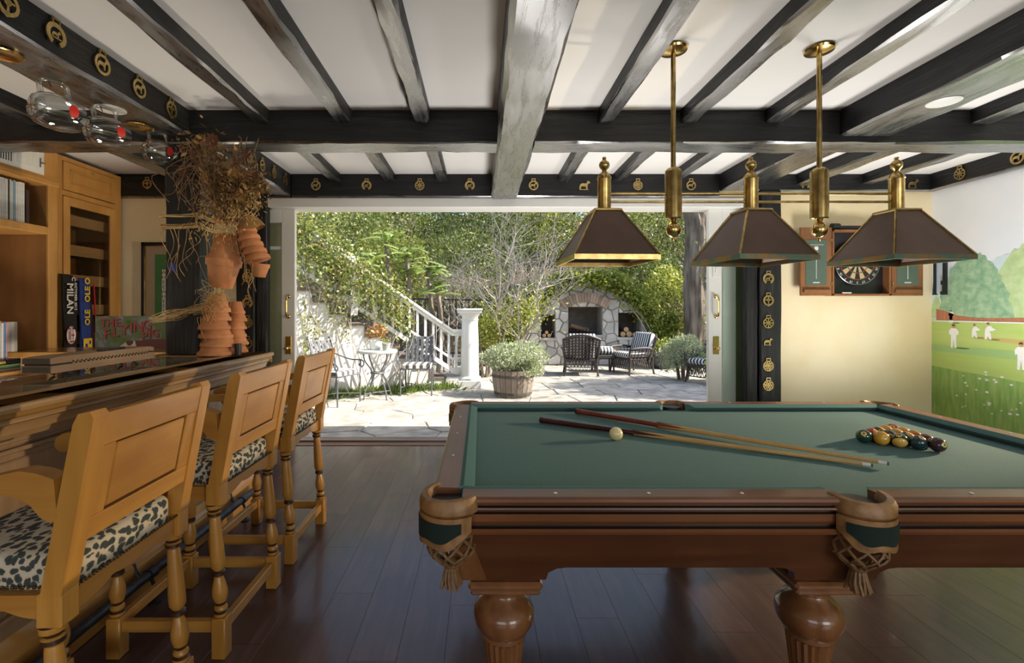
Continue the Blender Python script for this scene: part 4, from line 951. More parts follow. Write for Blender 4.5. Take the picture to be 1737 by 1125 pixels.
book('book', 3.65, .028, 1.976, .26, .2, (.05, .03, .03), 'dark brown book at the right end of the magazine row', 'dark books on the upper shelf')
y = 3.385
BK5 = [(.03, (.40, .03, .20), 'magenta book spine on the lower shelf under the pig', .25), (.032, (.015, .015, .017), 'thick black book beside the magenta one', .255), (.014, (.55, .55, .48), 'speckled grey book right of the thick black book', .26), (.014, (.80, .76, .68), 'white book left of the blue spine', .27), (.016, (.18, .27, .50), 'blue book on the lower shelf', .275), (.014, (.60, .35, .42), 'pink red book right of the blue one', .275), (.024, (.45, .40, .34), 'taupe book right of the pink one', .275), (.022, (.64, .58, .50), 'cream book near the right end of the lower row', .275), (.022, (.50, .46, .40), 'last grey beige book of the lower row', .275)]
zs = .885 + .078
for th, c, lb, hh in BK5: book('book', y, th, zs, hh, .2, c, lb, 'books standing on the lower shelf'); y += th + .0012
def flat_book(z, hh, y0, y1, c, label, dx):
    o = thing('book', label, 'book', (XA-.12, (y0+y1)/2, z), 'books lying flat under the row')
    MB().box((XA-.26, y0, z+.001), (XA-.015+dx, y1, z+hh-.001), .002).build('cover', mat('cover_' + label.replace(' ', '_')[:40], c, .5), o); return o
flat_book(.885, .02, 3.30, 3.61, (.55, .6, .66), 'pale blue flat book at the bottom of the pile', .0); flat_book(.905, .028, 3.28, 3.60, (.18, .33, .13), 'green flat book below the beer book', .005)
o = flat_book(.933, .03, 3.30, 3.60, (.02, .018, .018), 'black flat book lettered BEER lying under the standing row', 0)
text('BEER', .026, mat('gold_ink', (.75, .5, .12), .4), o, frame((XA-.0145, 3.45, .948), (0, 1, 0), (0, 0, 1)), bold=.0006)
# pig figurine
PKM = mat('pig_glaze', (.62, .36, .26), .3, coat=.4); NV = mat('navy_glaze', (.03, .035, .07), .3, coat=.4); YPG = 3.425
pg = thing('pig_figurine', 'small pink pig figurine in a dark jacket sitting on the books', 'figurine', (XA-.09, YPG, zs+.256))
zp = zs + .256
MB().sph((XA-.09, YPG, zp+.035), .038, 16, 10, (1, 1.1, .95)).build('body', NV, pg, 60)
MB().sph((XA-.075, YPG, zp+.092), .036, 16, 12, (1, 1.08, .95)).sph((XA-.042, YPG, zp+.084), .017, 12, 8, (.8, 1.1, .8)).build('head', PKM, pg, 60)
for s_ in (-1, 1):
    MB().prism([(0, 0), (.028, .008), (.034, .022), (.012, .026)], 0, .008, lambda u, v, d: (XA-.075-d, YPG + s_*(.012+u), zp+.112+v)).build('ear', PKM, pg)
    MB().sph((XA-.045, YPG+s_*.03, zp+.018), .017, 12, 8).build('foot', PKM, pg, 60); MB().sph((XA-.042, YPG+s_*.013, zp+.105), .004, 8, 6).build('eye', INK, pg, 60)
    MB().sph((XA-.029, YPG+s_*.006, zp+.085), .003, 8, 6).build('nostril', INK, pg, 60)
MB().tube([(XA-.06, YPG-.03, zp+.118), (XA-.05, YPG+.012, zp+.118)], .012, 10).build('cap', INK, pg, 60)
# glass fronted cabinet
gc = thing('display_cabinet', 'tall honey wood cabinet with a glass door showing slanted trays', 'cabinet', (XC-.2, 4.3, 0))
Y0c, Y1c = 3.87, YF - .045
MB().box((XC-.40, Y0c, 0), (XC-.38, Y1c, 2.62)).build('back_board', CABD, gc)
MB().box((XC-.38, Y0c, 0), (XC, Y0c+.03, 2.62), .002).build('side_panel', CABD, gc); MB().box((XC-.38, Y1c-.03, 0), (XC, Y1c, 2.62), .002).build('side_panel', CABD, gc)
MB().box((XC, Y0c, 0), (XC+.018, 4.045, 2.62), .003).build('face_stile', CABW, gc); MB().box((XC, 4.63, 0), (XC+.018, Y1c, 2.62), .003).build('face_stile', CABW, gc)
for a, b in ((2.29, 2.335), (2.58, 2.62), (.0, .30)): MB().box((XC, 4.045, a), (XC+.018, 4.63, b), .003).build('face_rail', CABW, gc)
ud = MB().box((XC+.004, 4.05, 2.34), (XC+.028, 4.625, 2.575), .004).build('upper_door', CABW, gc)
for A, B in (((4.11, 2.395), (4.12, 2.52)), ((4.555, 2.395), (4.565, 2.52)), ((4.11, 2.395), (4.565, 2.405)), ((4.11, 2.51), (4.565, 2.52))): MB().box((XC+.026, A[0], A[1]), (XC+.036, B[0], B[1]), .002).build('moulding', CABW, ud)
MB().box((XC+.026, 4.13, 2.415), (XC+.034, 4.545, 2.50), .006).build('raised_panel', CABW, ud); MB().sph((XC+.045, 4.34, 2.548), .010, 10, 8).build('knob', BRASSB, ud, 60)
gd = bpy.data.objects.new('glass_door', None); C.objects.link(gd); gd.parent = gc; gd.location = Vector((XC+.02, 4.34, .3)) - gc.location
for A, B in (((4.05, .31), (4.115, 2.285)), ((4.56, .31), (4.625, 2.285)), ((4.115, 2.21), (4.56, 2.285)), ((4.115, .31), (4.56, .39))): MB().box((XC+.004, A[0], A[1]), (XC+.028, B[0], B[1]), .004).build('door_frame', CABW, gd)
MB().box((XC+.012, 4.11, .385), (XC+.016, 4.565, 2.215)).build('pane', PANED, gd)
TRAY = wood('pale_tray_wood', (.55, .38, .2), (.66, .48, .28), 'y', .5, 10)
for i, z in enumerate((2.12, 1.86, 1.60, 1.34, 1.08, .82)):
    m_ = MB().add([(XC-.36, 4.02, z+.03), (XC-.36, 4.64, z+.03), (XC-.06, 4.64, z-.05), (XC-.06, 4.02, z-.05), (XC-.36, 4.02, z+.04), (XC-.36, 4.64, z+.04), (XC-.06, 4.64, z-.035), (XC-.06, 4.02, z-.035)], [(0,1,2,3), (7,6,5,4), (0,4,5,1), (2,6,7,3), (1,5,6,2), (0,3,7,4)]); m_.build('tray', TRAY, gc)
    MB().box((XC-.064, 4.02, z-.06), (XC-.05, 4.64, z+.035), .002).build('tray_front', TRAY, gc)
# scarves
def scarf(name, y0, y1, z0, z1, mt, label, xo, over=.03):
    o = thing(name, label, 'scarf', (XC+xo, (y0+y1)/2, z0), 'scarves hung on the cabinet')
    def f(u, v):
        yy = y0 + (y1-y0)*u + .004*math.sin(v*7); zz = z0 + (z1-z0)*v
        xx = XC + xo + .006*math.sin(u*PI*2+v*4) + .012*math.sin(u*PI)
        if v > .92: q = (v-.92)/.08; zz = z0 + (z1-z0)*(.92 + .08*math.sin(q*PI/2)); xx -= .04*(1-math.cos(q*PI/2)); yy += .03*q*(.5-u)
        return (xx, yy, zz)
    m_ = MB().grid(f, 10, 40); n_ = len(m_.v); 
    m_.v += [(x-.012, y, z) for x, y, z in m_.v]; m_.f += [tuple(i+n_ for i in q)[::-1] for q in m_.f]; m_.m += m_.m
    e = [(i, i+1, n_+i+1, n_+i) for i in range(10)]; m_.f += e; m_.m += [0]*10
    for j in range(40):
        for i in (0, 10): a = j*11+i; m_.f.append((a, a+11, n_+a+11, n_+a)); m_.m.append(0)
    m_.build('knit', mt, o, 60); return o
KB = mat('black_knit', (.013, .012, .013), .95, c2=(.02, .018, .018), scale=200); KW = mat('white_knit', (.78, .76, .74), .95); KU = mat('blue_knit', (.025, .06, .28), .95, c2=(.02, .045, .22), scale=200); KY = mat('yellow_knit', (.80, .52, .03), .95); KR = mat('red_knit', (.52, .02, .035), .95)
s1 = scarf('football_scarf', 3.985, 4.115, .93, 1.625, KB, 'black scarf with white lettering and a round crest hung on the cabinet', .075)
fx = XC + .098
dn = lambda yy, zz, x=fx: frame((x, yy, zz), (0, 0, -1), (0, 1, 0))
text('MILAN', .088, KW, s1, dn(4.025, 1.42), bold=.0015); text('OCTOBER 2013', .034, KW, s1, dn(4.082, 1.44), bold=.0006); text('C', .05, KW, s1, dn(4.06, 1.585), bold=.001)
cr = lambda r, cy_, cz, n=28, a0=0, a1=2*PI: [(cy_+r*.62*math.cos(a0+(a1-a0)*k/n), cz+r*math.sin(a0+(a1-a0)*k/n)) for k in range(n)]
def flat(name, poly, mt, lv, par, x=fx): return MB().prism(poly, 0, .0008, lambda u, v, d: (x + .0009*lv + d, u, v)).build(name, mt, par)
cyy, czz = 4.038, 1.115
cst = flat('crest', cr(.078, cyy, czz), KR, 0, s1)
flat('crest_field', cr(.071, cyy, czz), KW, 1, cst); flat('crest_band', [(cyy-.028, czz-.04), (cyy+.028, czz-.04), (cyy+.028, czz+.04), (cyy-.028, czz+.04)], KW, 2, cst)
for k in range(3): flat('crest_stripe', [(cyy-.028+k*.009, czz-.04), (cyy-.023+k*.009, czz-.04), (cyy-.023+k*.009, czz+.04), (cyy-.028+k*.009, czz+.04)], KR if k % 2 else KB, 3, cst)
flat('crest_cross', [(cyy+.011, czz-.04), (cyy+.018, czz-.04), (cyy+.018, czz+.04), (cyy+.011, czz+.04)], KR, 3, cst); flat('crest_cross', [(cyy+.0, czz-.006), (cyy+.028, czz-.006), (cyy+.028, czz+.006), (cyy, czz+.006)], KR, 3, cst)
text('ACM', .03, INK, cst, frame((fx+.003, cyy, czz+.054), (0, 1, 0), (0, 0, 1)), bold=.0003); text('1899', .024, INK, cst, frame((fx+.003, cyy, czz-.055), (0, 1, 0), (0, 0, 1)), bold=.0003)
flat('white_hem', [(3.985, .93), (4.115, .93), (4.115, 1.0), (3.985, 1.0)], KW, 1, s1)
s2 = scarf('football_scarf', 4.122, 4.222, .95, 1.60, KU, 'blue scarf with yellow letters beside the black one', .105)
fx2 = XC + .128
text('OLE', .075, KY, s2, frame((fx2, 4.17, 1.46), (0, 0, 1), (0, -1, 0)), bold=.002); text('OLE', .075, KY, s2, frame((fx2, 4.17, 1.26), (0, 0, 1), (0, -1, 0)), bold=.002); text('O', .075, KY, s2, frame((fx2, 4.17, 1.575), (0, 0, 1), (0, -1, 0)), bold=.002)
flat('yellow_band', [(4.126, .955), (4.218, .955), (4.218, 1.08), (4.126, 1.08)], KY, 0, s2, fx2)
flat('blue_check', [(4.145, 1.0), (4.17, 1.0), (4.17, 1.035), (4.145, 1.035)], KU, 1, s2, fx2); flat('blue_check', [(4.185, 1.03), (4.205, 1.03), (4.205, 1.06), (4.185, 1.06)], KU, 1, s2, fx2)
s3 = scarf('football_scarf', 4.20, 4.335, .94, 1.58, mat('maroon_knit', (.05, .008, .014), .95, c2=(.02, .012, .02), scale=3), 'dark maroon scarf with a red edge hanging behind the blue one', .058)
for ob in s3.children: 
    for v in ob.data.vertices: v.co.y += -.05*max(0, (v.co.z-.0)/.64)
MB().tube([(XC+.085, 4.29, 1.56), (XC+.08, 4.315, 1.25), (XC+.076, 4.34, .95)], .006, 6).build('red_edge', KR, s3, 60)
# bar return and the pub sign
rt = thing('bar_return', 'short wooden counter behind the post, joining bar and bookcase', 'counter', (-2.7, 3.62, 0))
MB().box((-3.36, 3.43, .985), (-2.17, 3.86, 1.028), .004).build('top', BARTOP, rt); MB().box((-3.3, 3.47, 0), (-2.2, 3.82, .985)).build('body', BARP, rt)
sg_m, t, b = nodes('painted_sign'); v_ = coords(t, (1, 1, 1), True); n_ = noise(t, v_, 6, 5, .6, 1.2)
t.links.new(ramp(t, n_, [(.30, (.10, .18, .05)), (.45, (.16, .24, .10)), (.55, (.20, .24, .20)), (.62, (.30, .36, .38)), (.75, (.22, .30, .10))]), b.inputs['Base Color']); b.inputs['Roughness'].default_value = .5
YS = 3.80
sn = thing('pub_sign', 'painted wooden sign with red lettering on green standing behind the bar', 'sign', (-2.7, YS, 1.03))
MB().box((-3.03, YS, 1.029), (-2.38, YS+.02, 1.278), .002).build('board', sg_m, sn)
RED = mat('sign_red', (.48, .10, .09), .5); DK = mat('sign_shadow', (.05, .05, .06), .5)
flat2 = lambda name, poly, mt, lv: MB().prism(poly, 0, .0006, lambda u, v, d: (u, YS - .0006*lv - d, v)).build(name, mt, sn)
flat2('painted_barn', [(-2.80, 1.03), (-2.40, 1.03), (-2.40, 1.10), (-2.62, 1.095), (-2.66, 1.085), (-2.78, 1.085)], mat('sign_maroon', (.17, .07, .075), .6), 1)
flat2('painted_pig', [(-2.83, 1.03), (-2.71, 1.03), (-2.705, 1.04), (-2.715, 1.085), (-2.725, 1.085), (-2.732, 1.06), (-2.75, 1.045), (-2.77, 1.045), (-2.79, 1.072), (-2.81, 1.055), (-2.828, 1.045)], mat('sign_cream', (.72, .68, .56), .6), 2)
def sword(s, x0, z0, size, slope, gap):
    xx = x0
    for ch in s:
        wch = size*(.30 if ch == 'I' else .58)
        for mt, dx, dz, dy in ((DK, .006, -.005, .0020), (RED, 0, 0, .0036)):
            text(ch, size, mt, sn, frame((xx + wch/2 + dx, YS - dy, z0 + (xx-x0)*slope + dz), (1, 0, 0), (0, 0, 1)), 'letter', .0005, .0015)
        xx += wch + gap
sword('THE', -2.985, 1.222, .085, 0.03, .006); sword('FLYING', -2.965, 1.135, .105, .225, .008); sword('PIG', -2.665, 1.118, .088, .28, .003)
# framed poster
fp = thing('framed_poster', 'black framed poster with green print on the cream wall by the post', 'picture', (-3.05, YF, 1.3)); yq = YF - .004
MB().box((-3.315, yq-.025, 1.02), (-2.66, yq, 1.025)).box((-3.315, yq-.025, 1.02), (-3.29, yq, 1.985)).box((-2.685, yq-.025, 1.02), (-2.66, yq, 1.985)).box((-3.315, yq-.025, 1.962), (-2.66, yq, 1.987)).build('frame', BLACKP, fp)
MB().box((-3.29, yq-.02, 1.025), (-3.278, yq-.006, 1.962)).box((-3.29, yq-.02, 1.95), (-2.685, yq-.006, 1.962)).box((-2.697, yq-.02, 1.025), (-2.685, yq-.006, 1.962)).build('gold_fillet', BRASSB, fp)
MB().box((-3.278, yq-.008, 1.025), (-2.697, yq-.004, 1.95)).build('mount', mat('taupe_mount', (.42, .32, .22), .8), fp)
pr = MB().box((-3.19, yq-.0095, 1.06), (-2.78, yq-.008, 1.87)).build('green_print', mat('print_green', (.06, .19, .06), .7, c2=(.08, .23, .08), scale=4), fp)
MB().box((-3.12, yq-.011, 1.25), (-3.085, yq-.0095, 1.72)).box((-3.085, yq-.011, 1.25), (-2.85, yq-.0095, 1.32)).build('white_text_panel', KW, pr)
MB().box((-3.075, yq-.011, 1.32), (-3.0, yq-.0095, 1.78)).build('brown_pint', mat('print_brown', (.30, .11, .03), .6), pr)
MB().sph((-3.035, yq-.010, 1.80), .05, 14, 8, (1, .03, .55)).build('yellow_foam', mat('print_yellow', (.7, .5, .1), .7), pr)
for i, ch in enumerate('WHEEWHEEE'): text(ch, .05, INK, pr, frame((-3.102, yq-.0112, 1.69-i*.047), (1, 0, 0), (0, 0, 1)), 'letter', .0003)
text('Who', .06, INK, pr, frame((-3.03, yq-.0112, 1.285), (1, 0, 0), (0, 0, 1)), 'lettering', .0003, .001); text('The', .06, mat('print_dark_green', (.01, .06, .015), .7), pr, frame((-3.05, yq-.0105, 1.20), (1, 0, 0), (0, 0, 1)), 'lettering', .0003, .001)
# carved box on the bar
RW = wood('rustic_wood', (.30, .19, .115), (.46, .32, .21), 'y', .7, 10, 0, 0, .25); RWD = wood('rustic_end', (.10, .07, .045), (.16, .11, .07), 'y', .8, 14)
cb_ = thing('carved_board', 'long rustic wooden box with a saw tooth seam standing on the bar', 'wooden box', (-1.93, 2.43, 1.03))
n_ = 22; y0, y1 = 2.10, 2.765
tooth = [(y0, 1.083)] + [q for k in range(n_) for q in ((y0+.10+(y1-y0-.14)*k/n_, 1.083 + .0 if k else 1.083), (y0+.10+(y1-y0-.14)*(k+.55)/n_, 1.083), (y0+.10+(y1-y0-.14)*(k+.6)/n_, 1.091), (y0+.10+(y1-y0-.14)*(k+.95)/n_, 1.089))] + [(y1, 1.086)]
MB().prism([(y0, 1.05), (y1, 1.052)] + tooth[::-1], -1.995, -1.865, lambda u, v, d: (d, u, v)).build('lower_half', RW, cb_)
MB().prism([(u, v+.008) for u, v in tooth] + [(y1, 1.115), (y1-.03, 1.121), (y0+.05, 1.121), (y0, 1.116)], -1.993, -1.868, lambda u, v, d: (d, u, v)).build('upper_half', RW, cb_)
MB().box((-1.985, y0+.004, 1.06), (-1.872, y1-.004, 1.11)).build('dark_core', BLACKP, cb_)
MB().box((-1.99, y0-.002, 1.053), (-1.868, y0+.001, 1.08), .004).box((-1.99, y0-.002, 1.091), (-1.87, y0+.001, 1.116), .004).build('end_grain', RWD, cb_)
for yy in (2.2, 2.62):
    for xx in (-1.97, -1.885): MB().tube(bez([(xx, yy, 1.055), (xx+.005, yy+.012, 1.04), (xx+.012, yy+.025, 1.031)], 4), .006, 6).build('metal_foot', IRON, cb_, 40)
MB().tube([(-1.90, 2.40, 1.127), (-1.90, 2.58, 1.127)], [.008, .006], 8).build('iron_handle', IRON, cb_, 40)
# ------------------------------------------------------------------ the pot figure by the post
PX, PY = -1.745, 3.19
pmn = thing('pot_figure', 'figure made of stacked terracotta flower pots tied to the black post', 'figure', (PX, PY, ZB))
def pot(c, ax, r, h, rim=.24, nm='pot', par=pmn, label=None):
    """pot with its rim at c and its base at c + ax*h"""
    ax = Vector(ax).normalized(); M = ax.to_track_quat('Z', 'Y').to_matrix()
    pr_ = [(r*.86, .0), (r, 0), (r*1.02, h*.03), (r*.985, h*rim), (r*.90, h*rim*1.02), (r*.62, h*.97), (r*.58, h), (r*.12, h), (r*.12, h*.95), (r*.5, h*.94), (r*.80, h*rim), (r*.86, 0)]
    return MB().lathe(pr_, 30, c, M).build(nm, TERRA, par, 35)
for k in range(6): pot((PX + .012*math.sin(k*1.7), PY + .006*math.sin(k), ZB + .0 + .056*k), (.03*math.sin(k), 0, 1), (.112, .106, .102, .096, .088, .082)[k], (.10, .10, .10, .10, .10, .12)[k])
for k in range(6): pot((PX + .035 + .006*math.sin(k*2), PY + .19, ZB + .054*k), (0, 0, 1), (.078, .076, .073, .070, .066, .062)[k], .085)
pot((PX+.055, PY+.0, 1.66), (-.10, 0, -1), .108, .19); pot((PX+.056, PY, 1.642), (.05, 0, 1), .100, .185); pot((PX+.05, PY, 1.90), (.04, 0, 1), .075, .105)
for k in range(6):
    c = at(419 + 4.6*k, 396 + 13*k - .35*k*k, 3.18); pot(c, (-.28, 0, 1), .064 + .004*min(k, 4), .085, .3) if k < 5 else pot(c + Vector((0, 0, .02)), (-.1, .05, -1), .058, .09, .3)
for x, z in ((.008, 1.49), (.045, 1.475)): MB().tube([(PX+x, PY, z), (PX+x-.008, PY, 1.385)], .006, 6).build('stick', STRAW, pmn, 40)
def cl(u, v):
    a = u*2*PI; rr = .088*(1-.5*v) + .008*math.sin(3*a) ; c = at(424, 386 - 26*v + 6*v*v, 3.17)
    return (c.x + rr*math.cos(a) - .02*v, c.y + rr*math.sin(a)*.8, c.z + .02*math.sin(a*2+1)*(1-v))
MB().grid(cl, 24, 8).build('brown_cloth', mat('brown_felt', (.36, .20, .07), .95, c2=(.28, .15, .05), scale=14, sheen=.3), pmn, 60)
MB().tube([(PX+.145, PY-.0, ZB), (PX+.145, PY-.0, ZB+.075)], [.021, .023], 14).build('black_cup', BLACKP, pmn, 40)
# raffia ties
def strands(mb, a, b, n, spread, sag=0, r=.0018, kseg=6, jit=.01):
    a, b = Vector(a), Vector(b)
    for i in range(n):
        o1 = Vector(rng.normal(size=3))*spread*.4; o2 = Vector(rng.normal(size=3))*spread
        P = []
        for k in range(4):
            t = k/3; P.append(a + o1 + (b + o2 - a - o1)*t + Vector(rng.normal(size=3))*jit*2*math.sin(t*PI) + Vector((0, 0, -sag*math.sin(t*PI))))
        P = bez(P, 4); mb.tube(P, [r*(1-.5*k/(len(P)-1)) for k in range(len(P))], 4)
    return mb
rf = thing('raffia_tie', 'straw raffia bands and loose strands tied round the black post', 'raffia', (-1.98, 3.18, 1.4))
for nm, z, n in (('band', 1.875, 14), ('band', 1.945, 8)):
    m_ = MB()
    for k in range(n):
        zz = z + random.uniform(-.012, .012); o_ = random.uniform(.004, .012); j = [random.uniform(-.006, .006) for _ in range(8)]
        m_.tube([(-2.10-o_, 3.39, zz+j[0]), (-2.10-o_, 3.19-o_, zz+j[1]), (-1.98, 3.19-o_, zz+j[2]), (-1.86+o_, 3.19-o_, zz+j[3]+.01), (-1.86+o_, 3.28, zz+j[4]), (-1.86+o_, 3.395+o_, zz+j[5]), (-1.98, 3.395+o_, zz+j[6]), (-2.10-o_, 3.395, zz+j[0])], .0022, 4)
    m_.build(nm, STRAW, rf, 60)
strands(MB(), (-1.70, 3.15, 1.385), (-2.13, 3.14, 1.262), 26, .014, .01, .0022).build('broom_arm', STRAW, rf, 60, kind='stuff')
strands(MB(), (-1.73, 3.14, 1.37), (-1.70, 3.10, 1.40), 40, .045, 0, .002, 4, .03).build('knot', STRAW, rf, 60, kind='stuff')
m_ = MB()
for px, py, L in ((318, 390, .38), (326, 392, .30), (345, 395, .42), (372, 392, .28), (300, 388, .42), (405, 400, .36), (415, 430, .34), (425, 440, .32), (350, 520, .2), (338, 540, .25), (285, 385, .45), (390, 395, .40)):
    p = at(px, py, 3.13); strands(m_, p, p + Vector((random.uniform(-.03, .03), 0, -L*.75)), 2, .02, 0, .0022, 8, .014)
m_.build('loose_strands', STRAW, rf, 60, kind='stuff')
tg = MB().box((-.028, -.004, -.05), (.028, .004, 0), .004); tg.v = [tuple(at(296, 447, 3.16) + Matrix.Rotation(.35, 3, 'Y') @ Vector(p)) for p in tg.v]
o = tg.build('hanging_tag', mat('blue_tag', (.03, .05, .22), .3), rf); MB().tube([at(296, 447, 3.16), at(300, 430, 3.15), at(306, 415, 3.14)], .0015, 4).build('tag_string', STRAW, rf, 40)
# dried flowers
df = thing('dried_flower_bunch', 'big bunch of dried flowers and twigs above the terracotta pots', 'dried flowers', (-1.75, 3.14, 1.9))
root = at(385, 372, 3.12); m_ = MB()
for i in range(80):
    a = rng.normal(); tip = at(rng.uniform(300, 440), rng.uniform(232, 350), rng.uniform(2.98, 3.17)); c = root + (tip-root)*.5 + Vector(rng.normal(size=3))*.05
    m_.tube(bez([root + Vector(rng.normal(size=3))*.025, c, tip], 4), [.0022]*9, 4)
for i in range(44):
    p = at(rng.uniform(312, 385), rng.uniform(238, 320), 3.1); q = p + Vector((rng.uniform(-.18, .12), rng.uniform(-.06, .03), rng.uniform(-.35, -.05))); c = (p+q)/2 + Vector(rng.normal(size=3))*.08
    m_.tube(bez([p, c, q], 5), .0024, 4)
m_.build('stems', DRYB, df, 60, kind='stuff')
P = np.concatenate([rng.normal(size=(230, 3))*np.array([.085, .05, .10]) + np.array(at(378, 300, 3.09)), rng.normal(size=(280, 3))*np.array([.075, .05, .07]) + np.array(at(398, 325, 3.07)), rng.normal(size=(130, 3))*np.array([.06, .04, .05]) + np.array(at(340, 250, 3.09)), rng.normal(size=(150, 3))*np.array([.05, .04, .05]) + np.array(at(425, 315, 3.06))])
link('dry_leaves', leaf_mesh('dry_leaves', P - np.array(df.location), .05, .42, -.3), DRY, df, kind='stuff')
P = np.concatenate([rng.normal(size=(150, 3))*np.array([.03, .03, .07]) + np.array(at(c_[0], c_[1], 3.05)) for c_ in ((395, 360), (432, 335), (372, 375), (345, 365), (410, 345))])
link('wheat_ears', leaf_mesh('wheat_ears', P - np.array(df.location), .03, .22, -1.6), leafmat('wheat', (.45, .27, .09), (.60, .40, .15), (.68, .48, .22), .1, .7), df, kind='stuff')
for px, py, r in ((362, 240, .045), (420, 262, .03), (312, 292, .035), (398, 298, .05), (432, 300, .035), (410, 335, .036), (352, 300, .03)):
    c = at(px, py, 3.04); fh = MB()
    for k in range(9):
        a = 2*PI*k/9; fh.add([c, c + Vector((math.cos(a-.35)*r*.8, -.01, math.sin(a-.35)*r*.8)), c + Vector((math.cos(a)*r*1.15, -.028, math.sin(a)*r*1.15)), c + Vector((math.cos(a+.35)*r*.8, -.01, math.sin(a+.35)*r*.8))], [(0, 1, 2, 3)])
    fh.sph(c, r*.45, 10, 6).build('flower_head', random.choice((mat('dry_brown_head', (.16, .06, .03), .7), mat('dry_gold_head', (.36, .20, .06), .7))), df, 60)
m_ = MB()
for (px, py), (qx, qy) in (((392, 300), (425, 255)), ((400, 305), (437, 278)), ((405, 312), (452, 308)), ((395, 296), (410, 262))):
    a, b = at(px, py, 3.06), at(qx, qy, 3.02); m_.tube([a, (a+b)/2, b], .003, 5)
    for k in range(16): m_.sph(a + (b-a)*(.3+.7*k/16) + Vector(rng.normal(size=3))*.004, .005, 5, 4)
m_.build('seed_spikes', DRYB, df, 60, kind='stuff')
# ------------------------------------------------------------------ darts
DW = wood('dart_cabinet_wood', (.22, .085, .03), (.33, .14, .055), 'z', .4, 12); GB = mat('green_scoreboard', (.075, .115, .085), .8, c2=(.09, .13, .1), scale=5)
yd = YF - .001; xd = [(1358-CX)/F*4.65, (1412-CX)/F*4.65, (1512-CX)/F*4.65, (1566-CX)/F*4.65]; z0, z1 = 1.462, 2.10
dc = thing('dart_cabinet', 'open wooden dart cabinet with green scoreboards on its doors', 'cabinet', ((xd[1]+xd[2])/2, YF, z0))
MB().box((xd[1], yd-.02, z0), (xd[2], yd, z1)).build('back_board', BLACKP, dc)
for A, B in (((xd[1], z0), (xd[1]+.02, z1)), ((xd[2]-.02, z0), (xd[2], z1)), ((xd[1], z0), (xd[2], z0+.02)), ((xd[1], z1-.02), (xd[2], z1))): MB().box((A[0], yd-.10, A[1]), (B[0], yd-.02, B[1]), .003).build('side', DW, dc)
for a, b, s_ in ((xd[0], xd[1]-.006, 0), (xd[2]+.006, xd[3], 1)):
    d = MB().box((a, yd-.10, z0), (b, yd-.08, z1+.02), .003).build('door', DW, dc)
    MB().box((a+.045, yd-.104, z0+.10), (b-.05, yd-.10, z1-.10), .001).build('scoreboard', GB, d)
    xm = (a+b-.005)/2; MB().box((xm-.002, yd-.106, z0+.16), (xm+.002, yd-.104, z1-.20)).box((xm-.07, yd-.106, z1-.15), (xm+.07, yd-.104, z1-.147)).build('chalk_line', KW, d)
    for q in range(3): MB().box((xm-.018, yd-.107, z1-.20-q*.045), (xm+.018, yd-.1045, z1-.165-q*.045), .001).build('number_box', KW, d)
    MB().box((xm-.032, yd-.1055, z0+.122), (xm+.032, yd-.104, z0+.130)).build('printed_line', KW, d)
    MB().box((a+.02, yd-.125, z0+.03), (b-.02, yd-.10, z0+.06), .004).build('dart_holder', DW, d)
    for q in (z0+.10, z1-.12): MB().box((b-.012 if s_ == 0 else a-.002, yd-.106, q), (b+.002 if s_ == 0 else a+.014, yd-.10, q+.03), .001).build('hinge', BRASS, d)
MB().box((xd[1]+.10, yd-.095, z0+.021), (xd[1]+.19, yd-.08, z0+.034), .003).build('chalk', KW, dc)
db = thing('dartboard', 'round dartboard with black and cream wedges inside the cabinet', 'dartboard', ((xd[1]+xd[2])/2, yd-.06, 1.555)); cxd, czd = (xd[1]+xd[2])/2 - .012, 1.785
M90 = Matrix.Rotation(PI/2, 3, 'X')
MB().lathe([(0, 0), (.225, 0), (.226, .018), (.222, .038), (0, .038)], 60, (cxd, yd-.021, czd), M90).build('board_rim', BLACKP, db, 40)
CRM, DBR, DBG = mat('sisal_cream', (.50, .38, .20), .9), mat('sisal_red', (.35, .03, .025), .9), mat('sisal_green', (.03, .13, .05), .9)
def wedge(nm, r0_, r1_, k, mt, lv):
    a0, a1 = PI/2 + (k-.5)*PI/10 + .006, PI/2 + (k+.5)*PI/10 - .006; n_ = 3
    P = [(r1_*math.cos(a0+(a1-a0)*q/n_), r1_*math.sin(a0+(a1-a0)*q/n_)) for q in range(n_+1)] + [(r0_*math.cos(a1-(a1-a0)*q/n_), r0_*math.sin(a1-(a1-a0)*q/n_)) for q in range(n_+1)]
    return MB().prism(P, 0, .001, lambda u, v, d: (cxd+u, yd-.0592-.001*lv-d, czd+v)).build(nm, mt, db)
nums = [20, 5, 12, 9, 14, 11, 8, 16, 7, 19, 3, 17, 2, 15, 10, 6, 13, 4, 18, 1]
for k in range(20):
    wedge('wedge', .017, .162, k, CRM if k % 2 else BLACKP, 0); wedge('triple', .099, .107, k, DBG if k % 2 else DBR, 1); wedge('double', .162, .170, k, DBG if k % 2 else DBR, 1)
    a = PI/2 + k*PI/10; text(str(nums[k]), .032, KW, db, frame((cxd+.195*math.cos(a), yd-.0594, czd+.195*math.sin(a)), (math.cos(a-PI/2), 0, math.sin(a-PI/2)), (math.cos(a), 0, math.sin(a))), 'number', .0006)
MB().lathe([(.016, 0), (.016, .003), (0, .003)], 20, (cxd, yd-.0592, czd), M90).build('outer_bull', DBG, db); MB().lathe([(.0065, 0), (.0065, .005), (0, .005)], 16, (cxd, yd-.0592, czd), M90).build('bull', DBR, db)
MB().tube([(cxd+.216*math.cos(2*PI*k/48), yd-.062, czd+.216*math.sin(2*PI*k/48)) for k in range(48)], .002, 5, True).build('number_wire', mat('steel_wire', (.6, .6, .6), .3, 1), db, 40)
sp = thing('black_clip_lamp', 'small black lamp lying on top of the dart cabinet', 'lamp', (xd[1]+.06, yd-.06, z1))
